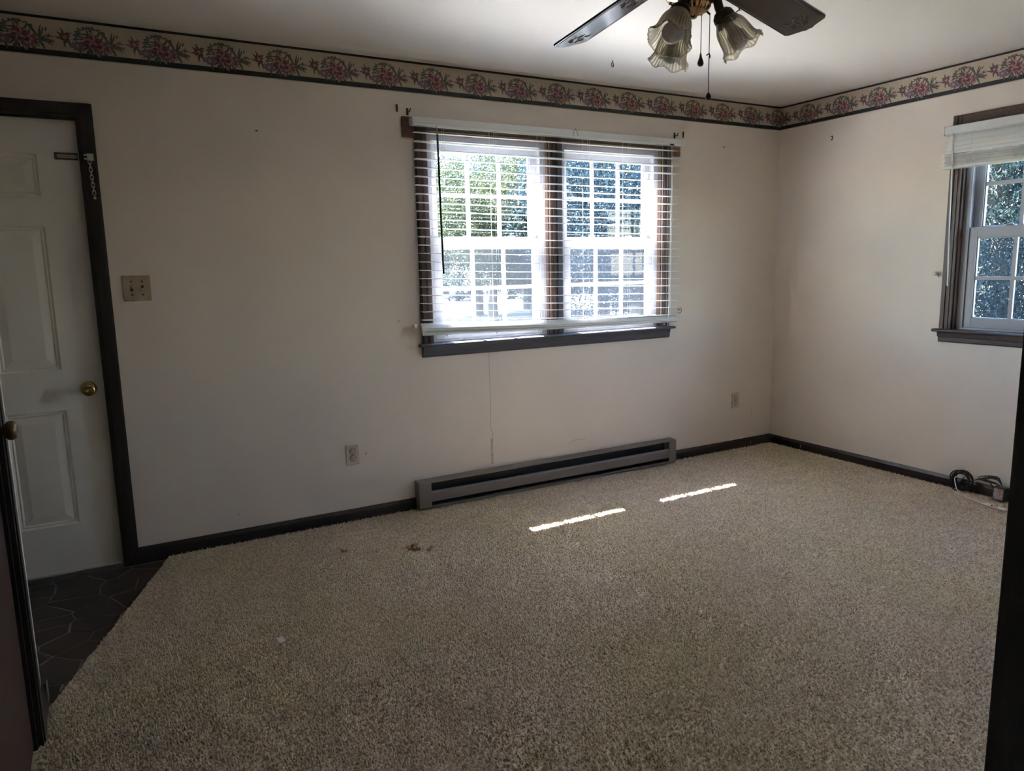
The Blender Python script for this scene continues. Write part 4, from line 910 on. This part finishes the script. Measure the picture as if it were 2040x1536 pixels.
# ================================================================== PULL CHAINS (hang from the fan)
c1 = beads(0.030, 0.000, fz(2.085), fz(1.975), fan, 'pull_chain')
MB().lathe([(0, 0.0), (0.0022, -0.001), (0.004, -0.012), (0.0085, -0.024), (0.0095, -0.031), (0.006, -0.037), (0, -0.038)], 14, Matrix.Translation((0.030, 0.0, fz(1.975)))).build('pull_pendant', M_dmetal, c1, smooth=True)
c2 = beads(0.052, -0.012, fz(2.085), fz(1.863), fan, 'pull_chain')
MB().lathe([(0, 0.0), (0.003, -0.001), (0.006, -0.006), (0.0085, -0.013), (0.0065, -0.020), (0, -0.022)], 14, Matrix.Translation((0.052, -0.012, fz(1.863)))).build('pull_pendant', M_dmetal, c2, smooth=True)
MB().tube([(0.052 - 0.010, -0.012, fz(1.967)), (0.052 - 0.002, -0.014, fz(1.973)), (0.052 + 0.006, -0.010, fz(1.967)), (0.052 + 0.002, -0.012, fz(1.961))], 0.0022, 6).build('chain_knot', M_dmetal, c2)
MB().tube([(0.030, 0.0, fz(2.100)), (0.030, 0.0, fz(2.080))], 0.0035, 8).build('chain_guide', M_dmetal, fan)
MB().tube([(0.040, -0.010, fz(2.090)), (0.052, -0.012, fz(2.082))], 0.0030, 8).build('chain_guide', M_dmetal, fan)

# ================================================================== OUTDOORS
GZ = -0.75
m = MB(); m.box(-120, 160, 0.5, 220, GZ - 0.2, GZ); m.box(0.6, 160, -120, 0.5, GZ - 0.2, GZ); m.box(-120, 0.6, -120, -6.0, GZ - 0.2, GZ); m.box(-2.3, 0.6, -6.0, -3.7, GZ - 0.2, GZ); m.box(-120, -6.4, -6.0, 0.5, GZ - 0.2, GZ)
lawn = struct(m.build('ground_lawn', M_lawn), 'sunny green lawn outside the windows', 'lawn')
m = MB(); m.box(-60, 90, 44, 48.5, GZ, GZ + 0.03); struct(m.build('ground_road', M_road), 'pale road beyond the lawn', 'road')
def leaf_mesh(name, n, rx, ry, rz, ls, mt, clumps=26, seed=1):
    g = np.random.default_rng(seed)
    cc = g.normal(size=(clumps, 3)); cc /= np.linalg.norm(cc, axis=1)[:, None]; cc *= g.uniform(0.35, 0.92, (clumps, 1)); cr_ = g.uniform(0.22, 0.42, clumps)
    k = g.integers(0, clumps, n); d = g.normal(size=(n, 3)); d /= np.linalg.norm(d, axis=1)[:, None]
    P = cc[k] + d*(cr_[k]*g.uniform(0.55, 1.0, n)**0.5)[:, None]; P *= np.array([rx, ry, rz])
    a = g.normal(size=(n, 3)); a /= np.linalg.norm(a, axis=1)[:, None]; b = np.cross(a, g.normal(size=(n, 3))); b /= np.linalg.norm(b, axis=1)[:, None]
    s = ls*g.uniform(0.6, 1.35, n)[:, None]
    V = np.stack([P - a*s*0.5, P + b*s*0.26, P + a*s*0.5, P - b*s*0.26], axis=1).astype(np.float32)
    me = bpy.data.meshes.new(name); me.vertices.add(4*n); me.vertices.foreach_set('co', V.reshape(-1)); me.loops.add(4*n); me.loops.foreach_set('vertex_index', np.arange(4*n, dtype=np.int32))
    me.polygons.add(n); me.polygons.foreach_set('loop_start', np.arange(0, 4*n, 4, dtype=np.int32)); me.polygons.foreach_set('loop_total', np.full(n, 4, np.int32)); me.update(calc_edges=True); me.materials.append(mt); return me
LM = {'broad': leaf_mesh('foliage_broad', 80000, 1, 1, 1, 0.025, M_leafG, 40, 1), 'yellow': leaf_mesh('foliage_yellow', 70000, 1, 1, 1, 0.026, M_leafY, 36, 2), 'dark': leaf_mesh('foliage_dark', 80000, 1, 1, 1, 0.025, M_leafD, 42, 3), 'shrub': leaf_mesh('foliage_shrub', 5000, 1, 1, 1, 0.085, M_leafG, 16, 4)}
tm = MB(); tm.tube([(0, 0, 0), (0.03, 0.01, 0.35), (-0.02, 0.02, 0.7), (0.02, 0, 1.0)], [0.055, 0.045, 0.036, 0.02], 9)
for q in range(5):
    a = 1.26*q; tm.tube([(0, 0, 0.55 + 0.06*q), (0.12*math.cos(a), 0.12*math.sin(a), 0.75 + 0.05*q), (0.26*math.cos(a), 0.26*math.sin(a), 0.98 + 0.05*q)], [0.026, 0.018, 0.008], 6)
TR = tm.build('trunk', M_bark); TR_me = TR.data; bpy.data.objects.remove(TR)
def tree(kind, x, y, h, r, label, zc=0.60, rh=0.46, grp='trees beyond the windows', name='garden_tree'):
    o = tag(empty(name, (x, y, GZ), random.uniform(0, 6.28)), label, 'tree' if name == 'garden_tree' else 'shrub', grp)
    f = bpy.data.objects.new('foliage', LM[kind]); COL.objects.link(f); f.parent = o; f.location = (0, 0, h*zc); f.scale = (r, r, h*rh)
    t = bpy.data.objects.new('trunk', TR_me); COL.objects.link(t); t.parent = o; s = h*0.62; t.scale = (s, s, s); return o
TREES = (
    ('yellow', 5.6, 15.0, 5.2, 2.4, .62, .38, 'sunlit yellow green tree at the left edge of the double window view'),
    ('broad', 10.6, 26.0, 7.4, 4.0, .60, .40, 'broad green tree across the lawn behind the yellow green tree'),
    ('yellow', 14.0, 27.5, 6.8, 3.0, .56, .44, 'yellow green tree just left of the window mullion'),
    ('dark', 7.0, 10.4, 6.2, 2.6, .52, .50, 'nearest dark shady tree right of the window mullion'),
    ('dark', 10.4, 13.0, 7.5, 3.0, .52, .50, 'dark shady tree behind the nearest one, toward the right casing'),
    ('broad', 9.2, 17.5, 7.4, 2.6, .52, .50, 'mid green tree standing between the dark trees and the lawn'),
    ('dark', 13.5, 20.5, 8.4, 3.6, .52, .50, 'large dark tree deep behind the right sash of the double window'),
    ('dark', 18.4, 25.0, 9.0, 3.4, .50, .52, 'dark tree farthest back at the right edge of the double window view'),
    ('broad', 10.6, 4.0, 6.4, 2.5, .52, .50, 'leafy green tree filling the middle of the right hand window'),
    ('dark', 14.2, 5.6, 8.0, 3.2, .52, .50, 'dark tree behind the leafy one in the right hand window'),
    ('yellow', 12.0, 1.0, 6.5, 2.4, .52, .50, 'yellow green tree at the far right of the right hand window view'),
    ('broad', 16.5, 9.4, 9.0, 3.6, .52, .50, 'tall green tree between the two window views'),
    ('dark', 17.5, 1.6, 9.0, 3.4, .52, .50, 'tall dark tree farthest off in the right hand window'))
for (k, x, y, h, r, zc, rh, lb) in TREES: tree(k, x, y, h, r, lb, zc=zc, rh=rh)
ORD = ('first', 'second', 'third', 'fourth', 'fifth', 'sixth', 'seventh', 'eighth', 'ninth')
for i in range(8):
    x = 10 + 5.6*i; tree(('dark', 'broad', 'yellow')[i % 3], x + random.uniform(-1, 1), 55 - 0.25*x + random.uniform(-3, 3), random.uniform(9, 11.5), random.uniform(3.6, 4.4), ORD[i] + ' tree from the left in the far tree line beyond the road', zc=0.50, rh=0.50)
for i in range(7): tree('shrub', 9 + 3.6*i, 40.5 - 0.3*i, random.uniform(1.6, 2.4), random.uniform(1.3, 1.7), ORD[i] + ' low leafy shrub from the left along the road', zc=0.45, rh=0.5, grp='shrubs by the road', name='garden_shrub')
